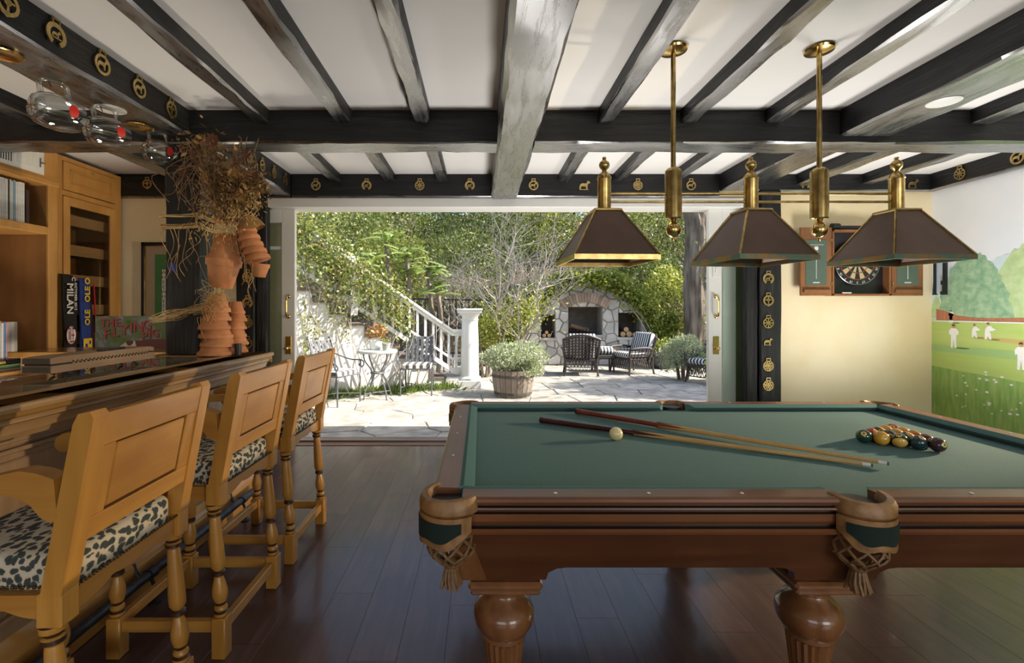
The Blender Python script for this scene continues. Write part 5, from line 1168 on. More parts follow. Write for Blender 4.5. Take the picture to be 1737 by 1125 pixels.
MB().tube([(xd[1]+.02, yd-.06, z1+.033), (xd[1]+.09, yd-.06, z1+.033)], .032, 14).build('head', BLACKP, sp, 40); MB().box((xd[1]+.08, yd-.085, z1+.001), (xd[1]+.30, yd-.04, z1+.04), .008).build('arm', BLACKP, sp)
# cue rack seen edge on beside the mural
cr_ = thing('wall_cue_rack', 'black wall rack seen edge-on on the mural by the corner', 'rack', (XR-.03, 4.68, 1.5))
MB().box((XR-.02, 4.60, 1.48), (XR-.008, 4.70, 1.84), .002).build('pale_back', mat('pale_blue_back', (.55, .66, .75), .6), cr_)
MB().prism([(0, 1.47), (.055, 1.47), (.055, 1.50), (.035, 1.505), (.035, 1.56), (.05, 1.565), (.05, 1.60), (.03, 1.61), (.03, 1.86), (0, 1.86)], 4.585, 4.605, lambda u, v, d: (XR-.008-u, d, v)).build('bracket', BLACKP, cr_)
MB().prism([(0, 1.47), (.04, 1.47), (.03, 1.60), (.03, 1.86), (0, 1.86)], 4.685, 4.70, lambda u, v, d: (XR-.008-u, d, v)).build('bracket', BLACKP, cr_)
# ------------------------------------------------------------------ outdoors
ZG = -.05
gd_ = MB().box((-16, 5.02, ZG-.3), (16, 34, ZG-.035)).build('ground', SOIL); struct(gd_, 'garden soil')
pa = MB().box((-8, 5.02, ZG-.06), (9, 13.2, ZG-.016)).build('patio', GROUT); struct(pa, 'flagstone terrace outside the doors')
pts = []; r6 = random.Random(11)
y = 5.15
while y < 13.2:
    st_ = .56 + .02*(y-5); x = -.62*y*.75 - 1.0
    while x < .62*y*1.05 + 1.2:
        pts.append((x + r6.uniform(-.2, .2)*st_, y + r6.uniform(-.22, .22)*st_)); x += st_*1.15
    y += st_
cells = voronoi(pts, [(-7.5, 5.03), (8.5, 5.03), (8.5, 13.1), (-7.5, 13.1)])
ns = 0
for c in sorted(cells, key=lambda c: sum(p[1] for p in c)/len(c)):
    q = inset(c, .009)
    if len(q) < 3 or parea(q) < .01 or parea(q) > 1.6: continue
    cx_, cy_ = sum(p[0] for p in q)/len(q), sum(p[1] for p in q)/len(q); h = r6.uniform(-.003, .003)
    q2 = [(cx_+(p[0]-cx_)*.975, cy_+(p[1]-cy_)*.975) for p in q]; n_ = len(q)
    V = [(p[0]-cx_, p[1]-cy_, -.03) for p in q] + [(p[0]-cx_, p[1]-cy_, -.006) for p in q] + [(p[0]-cx_, p[1]-cy_, h) for p in q2]
    Fc = [tuple(range(2*n_, 3*n_))] + [(i, (i+1) % n_, n_+(i+1) % n_, n_+i) for i in range(n_)] + [(n_+i, n_+(i+1) % n_, 2*n_+(i+1) % n_, 2*n_+i) for i in range(n_)]
    link('flagstone', MB().add(V, Fc).mesh('flagstone'), FLAG, pa, Vector((cx_, cy_, ZG)) - pa.location); ns += 1
# ------------------------------------------------------------------ garden stair on the left (runs up towards the house)
SA = Vector((-.22, 8.68, 0)); SD = Vector((-.926, -.377, 0)).normalized(); SNn = Vector((.377, -.926, 0)).normalized()
def sp_(s_, d, z): return SA + SD*s_ + SNn*d + Vector((0, 0, z))
rise, run = .19, .28; s0 = .42; NS = 16
stw = thing('garden_stair', 'white stucco garden stair with dark tiled steps climbing to the left', 'stair', sp_(2.5, -.5, ZG))
P = [(s0, ZG-.05)]
for k in range(NS): P += [(s0+run*k, ZG+rise*(k+1)-.03), (s0+run*(k+1), ZG+rise*(k+1)-.03)]
P += [(s0+run*NS, ZG-.05)]
MB().prism(P, -.06, -1.15, lambda u, v, d: sp_(u, d, v)).build('stucco_wall', STUCCO, stw)
for k in range(NS):
    z = ZG + rise*(k+1); MB().prism([(s0+run*k-.03, z-.03), (s0+run*(k+1)+.005, z-.03), (s0+run*(k+1)+.005, z), (s0+run*k-.03, z)], -.03, -1.15, lambda u, v, d: sp_(u, d, v)).build('tread', TILE, stw)
    MB().prism([(s0+run*k-.012, z-rise), (s0+run*k+.002, z-rise), (s0+run*k+.002, z-.03), (s0+run*k-.012, z-.03)], -.04, -1.15, lambda u, v, d: sp_(u, d, v)).build('riser', TILE, stw)
rl = thing('stair_railing', 'white wooden stair railing with balusters ending at the white column', 'railing', sp_(2, 0, ZG))
sl_ = rise/run; zr = lambda s_: .93 + max(0, s_-.30)*sl_; zlw = lambda s_: zr(s_) - .66
def rail_seg(nm, z_of, w_, h_, s_a, s_b):
    m_ = MB(); pts_ = [s_a, .30, s_b] if s_a < .3 else [s_a, s_b]
    V = []
    for s_ in pts_:
        for dd, zz in ((-w_/2, 0), (w_/2, 0), (w_/2, h_), (-w_/2, h_)): V.append(sp_(s_, -.02+dd, z_of(s_)+zz))
    k = len(pts_); m_.add(V, [(i*4+j, i*4+(j+1) % 4, (i+1)*4+(j+1) % 4, (i+1)*4+j) for i in range(k-1) for j in range(4)] + [(3, 2, 1, 0), tuple((k-1)*4+j for j in range(4))]); return m_.build(nm, WHITE, rl)
rail_seg('handrail', lambda s_: zr(s_), .13, .045, .10, 5.6); rail_seg('sub_rail', lambda s_: zr(s_)-.07, .07, .07, .10, 5.6); rail_seg('middle_rail', lambda s_: zr(s_)-.50, .045, .045, .10, 5.6); rail_seg('bottom_rail', lambda s_: zr(s_)-.72, .07, .085, .10, 5.6)
for k in range(38):
    s_ = .22 + .142*k; MB().prism([(s_-.019, zr(s_-.019)-.64), (s_+.019, zr(s_+.019)-.64), (s_+.019, zr(s_+.019)-.06), (s_-.019, zr(s_-.019)-.06)], -.04, -.002, lambda u, v, d: sp_(u, d, v)).build('baluster', WHITE, rl)
for s_ in (2.0, 4.0): MB().prism([(s_-.055, zr(s_)-.85), (s_+.055, zr(s_)-.85), (s_+.055, zr(s_)+.12), (s_-.055, zr(s_)+.12)], -.075, .035, lambda u, v, d: sp_(u, d, v)).build('newel_post', WHITE, rl)
cl_ = thing('column', 'white round column with square base and cap ending the stair railing', 'column', (-.19, 8.62, ZG)); cx_, cy_ = -.19, 8.62
MB().box((cx_-.205, cy_-.205, ZG), (cx_+.205, cy_+.205, ZG+.13), .008).build('plinth', WHITE, cl_)
MB().lathe([(.195, ZG+.13), (.20, ZG+.145), (.20, ZG+.17), (.185, ZG+.185), (.165, ZG+.20), (.162, ZG+.24), (.155, ZG+.8), (.142, 1.10), (.142, 1.13), (.155, 1.135), (.155, 1.155), (.142, 1.16), (.142, 1.20), (.16, 1.22), (.185, 1.25), (.19, 1.265)], 36, (cx_, cy_, 0)).build('shaft', WHITE, cl_, 30)
MB().box((cx_-.21, cy_-.21, 1.265), (cx_+.21, cy_+.21, 1.31), .006).box((cx_-.225, cy_-.225, 1.31), (cx_+.225, cy_+.225, 1.345), .008).build('cap', WHITE, cl_)
fn_ = thing('iron_fence', 'black iron garden fence behind the white column', 'fence', (-.4, 10.6, ZG))
for z in (.35, 1.52): MB().tube([(-2.6, 10.9, z+.06), (.85, 10.35, z)], .018, 6).build('fence_rail', IRON, fn_, 40)
for k in range(26):
    x = -2.6 + k*.138; yy = 10.9 - (x+2.6)*.16; MB().tube([(x, yy, ZG), (x, yy, 1.56 - (x+2.6)*.017)], .011, 6).build('picket', IRON, fn_, 40)
# ------------------------------------------------------------------ wrought iron chairs (local: facing -y, seat centre at the origin)
def make_iron_chair():
    g = thing('iron_chair', '', 'chair', (0, 0, 0), 'wrought iron chairs on the terrace'); w_ = .25
    for sx in (-1, 1):
        MB().tube(bez([(sx*w_, -.24, 0), (sx*w_, -.235, .2), (sx*w_, -.24, .38), (sx*(w_-.01), -.20, .425)], 5), .012, 8).build('front_leg', IRONG, g, 40)
        MB().tube(bez([(sx*(w_-.01), .26, 0), (sx*(w_-.02), .20, .25), (sx*(w_-.02), .19, .42), (sx*(w_-.02), .24, .70), (sx*(w_-.02), .30, .92), (sx*(w_-.02), .33, .955), (sx*(w_-.02), .345, .94)], 5), .013, 8).build('back_post', IRONG, g, 40)
        MB().tube(bez([(sx*(w_-.02), .25, .72), (sx*(w_+.03), .12, .66), (sx*(w_+.05), -.05, .62), (sx*(w_+.05), -.22, .62), (sx*(w_+.04), -.28, .57), (sx*(w_+.03), -.25, .52), (sx*(w_+.02), -.21, .54), (sx*(w_), -.215, .575)], 5), .011, 8).build('arm', IRONG, g, 40)
        MB().tube(bez([(sx*(w_+.05), -.20, .62), (sx*(w_+.02), -.23, .52), (sx*w_, -.235, .42)], 4), .010, 8).build('arm_post', IRONG, g, 40)
    MB().tube([(-w_, -.24, .425), (w_, -.24, .425), (w_-.02, .2, .425), (-w_+.02, .2, .425)], .012, 8, True).build('seat_frame', IRONG, g, 40)
    MB().tube([(-w_, -.235, .13), (0, -.02, .15), (w_-.01, .25, .13)], .007, 6).tube([(w_, -.235, .13), (0, -.02, .15), (-w_+.01, .25, .13)], .007, 6).build('cross_brace', IRONG, g, 40)
    bkp = lambda u, t: Vector((u*(w_-.02), .195 + .125*t, .47 + .44*t))
    for k in range(6):
        u = -.83 + k*.332; MB().prism([(-.022, 0), (.022, 0), (.022, 1), (-.022, 1)], 0, .004, lambda a, t, d: bkp(u, t) + Vector((a, -.004 - d + .006*math.sin(k+t*9), 0))).build('lattice_strip', IRONG, g)
    for k in range(6):
        t0 = .04 + k*.175; m_ = MB()
        V = [];
        for i in range(9):
            u = -1 + i/4; o_ = Vector((0, -.010*(1 if (i+k) % 2 else -1), 0))
            V += [bkp(u, t0)+o_, bkp(u, t0+.10)+o_]
        m_.add(V, [(2*i, 2*i+1, 2*i+3, 2*i+2) for i in range(8)]); m_.build('lattice_strip', IRONG, g)
    def cs(u, v):
        a = 2*PI*u; e = .3; X = math.copysign(abs(math.cos(a))**e, math.cos(a)); Yv = math.copysign(abs(math.sin(a))**e, math.sin(a))
        r_, z = (1, .435 + .05*v/.5) if v < .5 else (1-(v-.5)*2*(1 if v > .75 else .3) if v <= .75 else .85*(1-(v-.75)*4), .485 + .02*math.sin(min(1, (v-.5)*2)*PI/2))
        return (X*.235*r_, -.03 + Yv*.215*r_, z)
    MB().grid(cs, 48, 8).build('striped_cushion', STRIPE, g, 50)
    return g
ic = make_iron_chair(); place(ic, (-1.03, 7.96, ZG), 0, 'grey iron chair with striped cushion facing the house, right of the bistro table')
ic2 = copy_tree(ic); place(ic2, (-2.12, 7.10, ZG), math.radians(66), 'grey iron chair with striped cushion left of the bistro table, turned right')
bt = thing('bistro_table', 'round iron bistro table with curved legs between the two iron chairs', 'table', (-1.60, 7.52, ZG)); bx, by = -1.60, 7.52
MB().lathe([(0, .655), (.295, .655), (.305, .665), (.305, .69), (.295, .70), (0, .70)], 40, (bx, by, 0)).build('table_top', mat('pale_stone_top', (.46, .5, .46), .5, c2=(.55, .57, .52), scale=9), bt, 30)
for k in range(4):
    a = PI/4 + k*PI/2; f = lambda r, z: (bx + r*math.cos(a), by + r*math.sin(a), z)
    MB().tube(bez([f(.25, .66), f(.23, .55), f(.13, .42), f(.10, .33), f(.15, .22), f(.22, .08), f(.25, ZG), f(.28, ZG+.012)], 5), .011, 8).build('leg', IRONG, bt, 40)
    MB().tube([f(0, .04), f(.235, .04)], .009, 6).build('brace', IRONG, bt, 40)
MB().lathe([(0, .335), (.11, .335), (.115, .345), (.11, .355), (0, .355)], 24, (bx, by, 0)).build('lower_shelf', IRONG, bt, 40)
tp_ = thing('potted_plant', 'white pot with orange autumn leaves on the bistro table', 'plant', (bx-.03, by+.04, .70))
MB().lathe([(0, .70), (.075, .70), (.09, .72), (.095, .83), (.085, .83), (.08, .74), (0, .73)], 24, (bx-.03, by+.04, 0)).build('pot', WHITE, tp_, 40)
link('foliage', leaf_mesh('foliage', blob(330, (0, 0, .24), (.19, .17, .13), .2), .055, .6, .6), G6, tp_, kind='stuff')
sp2 = thing('small_pot', 'small grey clay pot at the right of the white pot on the bistro table', 'pot', (bx+.15, by-.08, .70))
MB().lathe([(0, .70), (.05, .70), (.065, .79), (.07, .79), (.07, .81), (.06, .81), (.055, .78), (0, .775)], 20, (bx+.15, by-.08, 0)).build('pot', mat('grey_clay', (.35, .36, .32), .8), sp2, 40)
link('sprig', leaf_mesh('sprig', blob(70, (0, 0, .14), (.06, .06, .05), .1), .03, .6, 1), G1, sp2, kind='stuff')
# ------------------------------------------------------------------ half barrel planter
bp_ = thing('barrel_planter', 'weathered half barrel planter overflowing with silvery shrub', 'planter', (.52, 7.75, ZG)); bx, by = .52, 7.75
bulge = lambda z: .285 + .05*math.sin(min(1, (z-ZG)/.42)*1.9)
for k in range(22):
    a0, a1 = 2*PI*k/22 + .012, 2*PI*(k+1)/22 - .012; V = []; zz = [ZG + .42*i/6 for i in range(7)]
    for z in zz:
        for a, r in ((a0, bulge(z)), (a1, bulge(z)), (a1, bulge(z)-.025), (a0, bulge(z)-.025)): V.append((bx + r*math.cos(a), by + r*math.sin(a), z))
    MB().add(V, [(i*4+j, i*4+(j+1) % 4, (i+1)*4+(j+1) % 4, (i+1)*4+j) for i in range(6) for j in range(4)] + [(3, 2, 1, 0), (24, 25, 26, 27)]).build('stave', BARREL, bp_)
for z in (ZG+.06, ZG+.33): MB().lathe([(bulge(z)+.001, z-.022), (bulge(z)+.006, z-.02), (bulge(z)+.006, z+.02), (bulge(z)+.001, z+.022)], 40, (bx, by, 0)).build('hoop', HOOP, bp_, 30)
MB().lathe([(.30, .31), (0, .34)], 24, (bx, by, 0)).build('soil', SOIL, bp_)
link('foliage', leaf_mesh('foliage', np.concatenate([blob(6500, (0, 0, .60), (.50, .44, .25), .3, -.75), blob(1500, (.26, -.1, .42), (.26, .25, .16), .2)]), .05, .4, .9), G4, bp_, kind='stuff')
# ------------------------------------------------------------------ stone fireplace
FY = 12.0; FXC, FW, FH = 2.58, 1.86, 2.05
fp_ = thing('stone_fireplace', 'arched outdoor fireplace of pale stones with three openings', 'fireplace', (FXC, FY+.4, ZG))
def ftop(x): t = max(0, 1-((x-FXC)/FW)**2); return .48 + (FH-.48)*t**.62
ops = [((964-CX)/F*FY, (1021-CX)/F*FY, at(0, 568, FY).z, at(0, 521, FY).z), ((918-CX)/F*FY, (941-CX)/F*FY, at(0, 573, FY).z, at(0, 534, FY).z), ((1049-CX)/F*FY, (1087-CX)/F*FY, at(0, 572, FY).z, at(0, 531, FY).z)]
edges = sorted(set([FXC-FW + 2*FW*k/40 for k in range(41)] + [e for o_ in ops for e in o_[:2]])); core = MB()
for a, b in zip(edges, edges[1:]):
    if b-a < 1e-4: continue
    xm = (a+b)/2; op = next((o_ for o_ in ops if o_[0] < xm < o_[1]), None); zt0, zt1 = ftop(a)-.02, ftop(b)-.02
    def col(z0, za, zb): core.prism([(a, z0), (b, z0), (b, zb), (a, za)], 0, .75, lambda u, v, d: (u, FY+d, v))
    if op: core.box((a, FY, ZG), (b, FY+.75, op[2])); col(op[3], zt0, zt1)
    else: col(ZG, zt0, zt1)
core.build('mortar_core', MORTAR, fp_)
for i, o_ in enumerate(ops): MB().box((o_[0], FY+.5, o_[2]), (o_[1], FY+.74, o_[3])).build('firebox_back', SOOT, fp_)
for i, o_ in enumerate(ops):
    MB().box((o_[0]-.05, FY-.06, o_[2]-.07), (o_[1]+.05, FY+.3, o_[2]), .01).build('ledge', STONE, fp_)
bound = [(FXC-FW, ZG)] + [(FXC+FW-.0 , ZG)] + [(FXC+FW*math.cos(a), max(.48, ftop(FXC+FW*math.cos(a)))) for a in [PI*k/24 for k in range(25)]]
r7 = random.Random(5); spts = []
for _ in range(4000):
    p = (r7.uniform(FXC-FW, FXC+FW), r7.uniform(ZG, FH))
    if p[1] < ftop(p[0]) and all((p[0]-q[0])**2+(p[1]-q[1])**2 > .215**2 for q in spts): spts.append(p)
for c in voronoi(spts, bound):
    pcs = [c]
    for x0, x1, z0, z1 in ops:
        nx = []
        for p in pcs:
            if max(q[0] for q in p) < x0 or min(q[0] for q in p) > x1 or max(q[1] for q in p) < z0 or min(q[1] for q in p) > z1: nx.append(p); continue
            mid = clip(clip(p, (-1, 0), -x0), (1, 0), x1) if True else p
            nx += [clip(p, (1, 0), x0), clip(p, (-1, 0), -x1)] + ([clip(mid, (0, 1), z0), clip(mid, (0, -1), -z1)] if len(mid) > 2 else [])
        pcs = [p for p in nx if len(p) > 2 and parea(p) > .004]
    for p in pcs:
        q = inset(p, .009)
        if len(q) < 3 or parea(q) < .004: continue
        n_ = len(q); mx, mz = sum(a[0] for a in q)/n_, sum(a[1] for a in q)/n_; dp = r7.uniform(.02, .05)
        V = [(a[0], FY+.02, a[1]) for a in q] + [(a[0], FY-dp*.5, a[1]) for a in q] + [(mx+(a[0]-mx)*.86, FY-dp-r7.uniform(0, .008), mz+(a[1]-mz)*.86) for a in q]
        MB().add(V, [tuple(range(2*n_, 3*n_))] + [(i, (i+1) % n_, n_+(i+1) % n_, n_+i) for i in range(n_)] + [(n_+i, n_+(i+1) % n_, 2*n_+(i+1) % n_, 2*n_+i) for i in range(n_)]).build('stone', STONE, fp_)
xa, xb, _, zo = ops[0]; xm = (xa+xb)/2
for k in range(17):
    a = PI/2 + .62 - 1.24*k/16; R0, R1 = .82, 1.06; c0 = zo - R0*math.cos(.52) + .01
    f = lambda r, aa: (xm + r*math.cos(aa), c0 + r*math.sin(aa)); da = 1.24/16*.46
    q = [f(R0, a-da), f(R1, a-da), f(R1, a+da), f(R0, a+da)]
    MB().prism(q, -.09, .05, lambda u, v, d: (u, FY+d, v)).build('arch_brick', BRICK, fp_)
def log(p, d, r, L, label, grp):
    d = Vector(d).normalized(); o = thing('log', label, 'log', p, grp); p = Vector(p)
    MB().tube([p, p+d*L], r, 10).build('bark', LOG, o, 40)
    for e, s_ in ((p, -1), (p+d*L, 1)): MB().tube([e+d*s_*.001, e+d*s_*.005], r*.93, 10).build('cut_end', CUT, o)
xa, xb, za, zb = ops[2]
for x, z, r in ((xa+.12, za+.07, .07), (xa+.27, za+.075, .075), (xa+.20, za+.19, .065), (xa+.41, za+.06, .06)): log((x, FY+.02, z), (0, 1, 0), r, .4, 'split log stacked in the right niche of the stone fireplace', 'logs in the right niche')
xa, xb, za, zb = ops[1]
for x, z, r in ((xa+.08, za+.05, .05), (xa+.20, za+.05, .05), (xa+.14, za+.13, .045)): log((x, FY+.02, z), (0, 1, 0), r, .4, 'small log stacked in the left niche of the stone fireplace', 'logs in the left niche')
xa, xb, za, zb = ops[0]
log((xa+.10, FY+.18, za+.22), (.8, .1, -.25), .06, .5, 'log lying slanted on the fire grate', 'logs on the grate'); log((xa+.05, FY+.28, za+.17), (1, 0, -.1), .055, .5, 'log lying at the back of the fire grate', 'logs on the grate')
gr_ = thing('fire_grate', 'iron fire grate in the middle of the stone fireplace', 'grate', (xm-.1, FY+.15, za))
for k in range(7): MB().tube([(xa+.06+k*.08, FY+.02, za+.14), (xa+.06+k*.08, FY+.06, za+.07), (xa+.06+k*.08, FY+.35, za+.07)], .012, 6).build('bar', IRON, gr_, 40)
for s_ in (0, .48): MB().tube([(xa+.06+s_, FY+.1, za), (xa+.06+s_, FY+.1, za+.08)], .012, 6).build('foot', IRON, gr_, 40)
# ------------------------------------------------------------------ wicker armchairs (local: facing -y)
def make_wicker():
    g = thing('wicker_armchair', '', 'armchair', (0, 0, 0), 'wicker armchairs by the fireplace')
    w_ = .34
    def bkp(u, t):    # back surface, u -1..1, t 0..1
        return Vector((u*(w_+.07*t*(1-.3*t)) , .26 + .20*t - .10*u*u, .28 + .62*t - .10*t*u*u*t))
    for k in range(13): u = -1 + k/6; MB().tube([bkp(u, t/6) for t in range(7)], .013, 5).build('back_stake', WICKER, g, 40)
    for k in range(9):
        t = .08 + k*.105; MB().tube([bkp(-1 + i/9, t) + Vector((0, .012*(1 if (i+k) % 2 else -1), 0)) for i in range(19)], .012, 5).build('back_weaver', WICKER, g, 40)
    MB().tube([bkp(-1, t/6) for t in range(6)] + [bkp(-1 + i/8, 1) for i in range(17)] + [bkp(1, 1-t/6) for t in range(1, 7)], .026, 8).build('back_rim', WICKER, g, 40)
    for sx in (-1, 1):
        MB().tube(bez([bkp(sx, .5), Vector((sx*(w_+.07), .05, .60)), Vector((sx*(w_+.06), -.26, .585)), Vector((sx*(w_+.03), -.34, .53)), Vector((sx*w_, -.34, .36))], 5), .026, 8).build('arm', WICKER, g, 40)
        for k in range(7): y = -.30 + k*.09; MB().tube([(sx*w_, y, .36), (sx*(w_+.06), y, .585)], .010, 5).build('arm_stake', WICKER, g, 40)
        for k in range(4): z = .40 + k*.05; MB().tube([(sx*(w_+.015*k+.008), -.33, z), (sx*(w_+.015*k+.008), .27, z)], .010, 5).build('arm_weaver', WICKER, g, 40)
        for y in (-.32, .28): MB().tube(bez([(sx*w_, y, .38), (sx*(w_-.005), y, .2), (sx*(w_+.02), y*1.12, 0)], 4), .022, 8).build('leg', WICKER, g, 40)
        sk = MB()
        for k in range(9):
            y = -.30 + k*.065; sk.tube([(sx*w_, y, .33), (sx*w_, y+.065, .14)], .007, 4); sk.tube([(sx*w_, y+.065, .33), (sx*w_, y, .14)], .007, 4)
        sk.build('side_lattice', WICKER, g, 40)
    for y in (-.32, .28):
        sk = MB()
        for k in range(9):
            x = -w_ + k*.0755; sk.tube([(x, y, .33), (x+.075, y, .12)], .007, 4); sk.tube([(x+.075, y, .33), (x, y, .12)], .007, 4)
        sk.tube([(-w_, y, .13), (w_, y, .13)], .012, 5); sk.build('skirt_lattice', WICKER, g, 40)
    MB().box((-w_, -.33, .32), (w_, .28, .37), .015).build('seat_deck', WICKER, g)
    MB().box((-w_+.02, -.36, .37), (w_-.02, .25, .49), .04).build('seat_cushion', STRIPEB, g, 60)
    m_ = MB().box((-w_+.03, -.07, 0), (w_-.03, .06, .50), .04); Rb = Matrix.Rotation(-.30, 3, 'X'); m_.v = [tuple(Rb @ Vector(p) + Vector((0, .21, .44))) for p in m_.v]; m_.build('back_cushion', STRIPEB, g, 60)
    return g
wk = make_wicker(); place(wk, (2.12, 10.25, ZG), math.radians(172), 'dark wicker armchair with its back to the house, left of the ottoman', .95)
w2_ = copy_tree(wk); place(w2_, (3.30, 10.5, ZG), math.radians(-70), 'dark wicker armchair with striped cushions turned left, right of the ottoman', .95)
w3_ = copy_tree(wk); place(w3_, (4.35, 9.05, ZG), math.radians(-60), 'wicker armchair mostly hidden by the right door and silvery shrub', .95)
ot = thing('wicker_ottoman', 'small wicker ottoman with striped cushion between the wicker armchairs', 'ottoman', (2.72, 10.75, ZG))
for sx in (-1, 1):
    for sy in (-1, 1): MB().tube([(2.72+sx*.2, 10.75+sy*.18, ZG), (2.72+sx*.18, 10.75+sy*.16, .33)], .02, 8).build('leg', WICKER, ot, 40)
MB().box((2.49, 10.54, .24), (2.95, 10.96, .34), .02).build('deck', WICKER, ot); m_ = MB().box((2.49, 10.54, .34), (2.95, 10.96, .50), .06); m_.build('cushion', STRIPEB, ot, 60)
pk = thing('dark_planter', 'dark grey round planter behind the right wicker armchair', 'planter', (4.25, 11.4, ZG))
MB().lathe([(0, ZG), (.22, ZG), (.33, ZG+.12), (.37, ZG+.36), (.40, ZG+.42), (.36, ZG+.42), (.33, ZG+.36), (0, ZG+.34)], 30, (4.25, 11.4, 0)).build('bowl', mat('charcoal_clay', (.06, .062, .065), .6), pk, 40)
link('foliage', leaf_mesh('foliage', blob(500, (0, 0, .5), (.3, .3, .2), .2), .07, .5, .8), G3, pk, kind='stuff')
# ------------------------------------------------------------------ trees, shrubs, vines
def shrub(name, c, r, n, size, mt, label, cat='shrub', group=None, aspect=.5, up=.4, shell=.55, low=-.7, stems=True):
    o = thing(name, label, cat, (c[0], c[1], ZG), group); c0 = (0, 0, c[2]-ZG)
    link('foliage', leaf_mesh('foliage', blob(n, c0, r, shell, low), size, aspect, up), mt, o, kind='stuff')
    if stems:
        m_ = MB()
        for k in range(6):
            a = 2*PI*k/6; b = Vector((c[0]+.08*math.cos(a), c[1]+.08*math.sin(a), ZG-.02)); e = Vector((c[0]+r[0]*.6*math.cos(a), c[1]+r[1]*.6*math.sin(a), c[2]+r[2]*.35)); m_.tube(bez([b, (b+e)/2+Vector((0, 0, .15)), e], 4), [.03*(1-i/10) for i in range(9)], 5)
        m_.build('stems', BARK, o, 40)
    return o
# dark core hills behind the hedge so that no sky shows through low down
def hill(u, v):
    x = -22 + 44*u; y = 15.5 + 14*v; return (x, y, ZG - .1 + 7.5*v**.8 + .5*math.sin(x*.7)*v)
struct(MB().grid(hill, 40, 14).build('hillside', SOIL, smooth=60), 'wooded slope behind the garden')
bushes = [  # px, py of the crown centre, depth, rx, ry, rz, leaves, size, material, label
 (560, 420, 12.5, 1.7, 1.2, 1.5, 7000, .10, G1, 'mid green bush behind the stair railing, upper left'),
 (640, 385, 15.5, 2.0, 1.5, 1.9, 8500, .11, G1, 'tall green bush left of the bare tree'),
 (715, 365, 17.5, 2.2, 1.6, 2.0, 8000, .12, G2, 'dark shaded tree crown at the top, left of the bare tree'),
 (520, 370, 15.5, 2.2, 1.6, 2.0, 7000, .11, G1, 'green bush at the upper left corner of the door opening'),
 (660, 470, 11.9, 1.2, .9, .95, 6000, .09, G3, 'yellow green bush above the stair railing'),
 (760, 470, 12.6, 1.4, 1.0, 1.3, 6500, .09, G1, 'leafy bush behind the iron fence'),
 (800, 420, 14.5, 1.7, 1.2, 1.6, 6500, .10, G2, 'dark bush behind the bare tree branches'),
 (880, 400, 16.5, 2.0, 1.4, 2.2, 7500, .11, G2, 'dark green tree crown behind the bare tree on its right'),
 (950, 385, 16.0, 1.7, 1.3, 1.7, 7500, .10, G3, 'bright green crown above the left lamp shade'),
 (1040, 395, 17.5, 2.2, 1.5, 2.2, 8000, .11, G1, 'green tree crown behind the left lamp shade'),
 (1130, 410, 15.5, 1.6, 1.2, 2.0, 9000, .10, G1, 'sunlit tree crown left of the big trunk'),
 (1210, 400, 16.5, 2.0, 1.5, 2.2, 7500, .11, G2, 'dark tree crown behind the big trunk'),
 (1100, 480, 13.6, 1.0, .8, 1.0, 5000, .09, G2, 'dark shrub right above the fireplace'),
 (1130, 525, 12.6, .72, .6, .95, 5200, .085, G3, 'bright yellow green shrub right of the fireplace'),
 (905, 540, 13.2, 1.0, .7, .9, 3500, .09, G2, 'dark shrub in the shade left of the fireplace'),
 (822, 570, 9.9, .36, .32, .42, 2600, .055, G3, 'small round bright green bush beside the white column'),
 (1260, 500, 12.5, 1.3, 1.0, 1.9, 5000, .09, G1, 'green bush behind the right door'),
 (440, 400, 13.5, 2.0, 1.4, 2.2, 5000, .11, G1, 'green bush seen through the left door glass'),
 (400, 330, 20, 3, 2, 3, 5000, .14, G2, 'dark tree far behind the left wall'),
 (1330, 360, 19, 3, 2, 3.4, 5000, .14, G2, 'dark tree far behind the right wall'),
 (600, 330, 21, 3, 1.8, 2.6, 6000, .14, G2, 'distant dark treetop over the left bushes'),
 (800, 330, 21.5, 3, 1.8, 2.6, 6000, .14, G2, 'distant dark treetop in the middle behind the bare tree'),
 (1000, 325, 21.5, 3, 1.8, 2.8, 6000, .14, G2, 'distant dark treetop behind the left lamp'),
 (1180, 325, 21, 3, 1.8, 2.8, 6000, .14, G2, 'distant dark treetop right of the left lamp')]
for px, py, Y, rx, ry, rz, n, s_, mt, lb in bushes: shrub('bush', at(px, py, Y), (rx, ry, rz), n, s_, mt, lb, 'bush', 'bushes behind the terrace')
shrub('silver_shrub', (3.98, 9.5, .40), (.42, .40, .46), 6500, .05, G4, 'silvery shrub standing left of the right door', 'shrub', aspect=.4, up=.9, shell=.3)
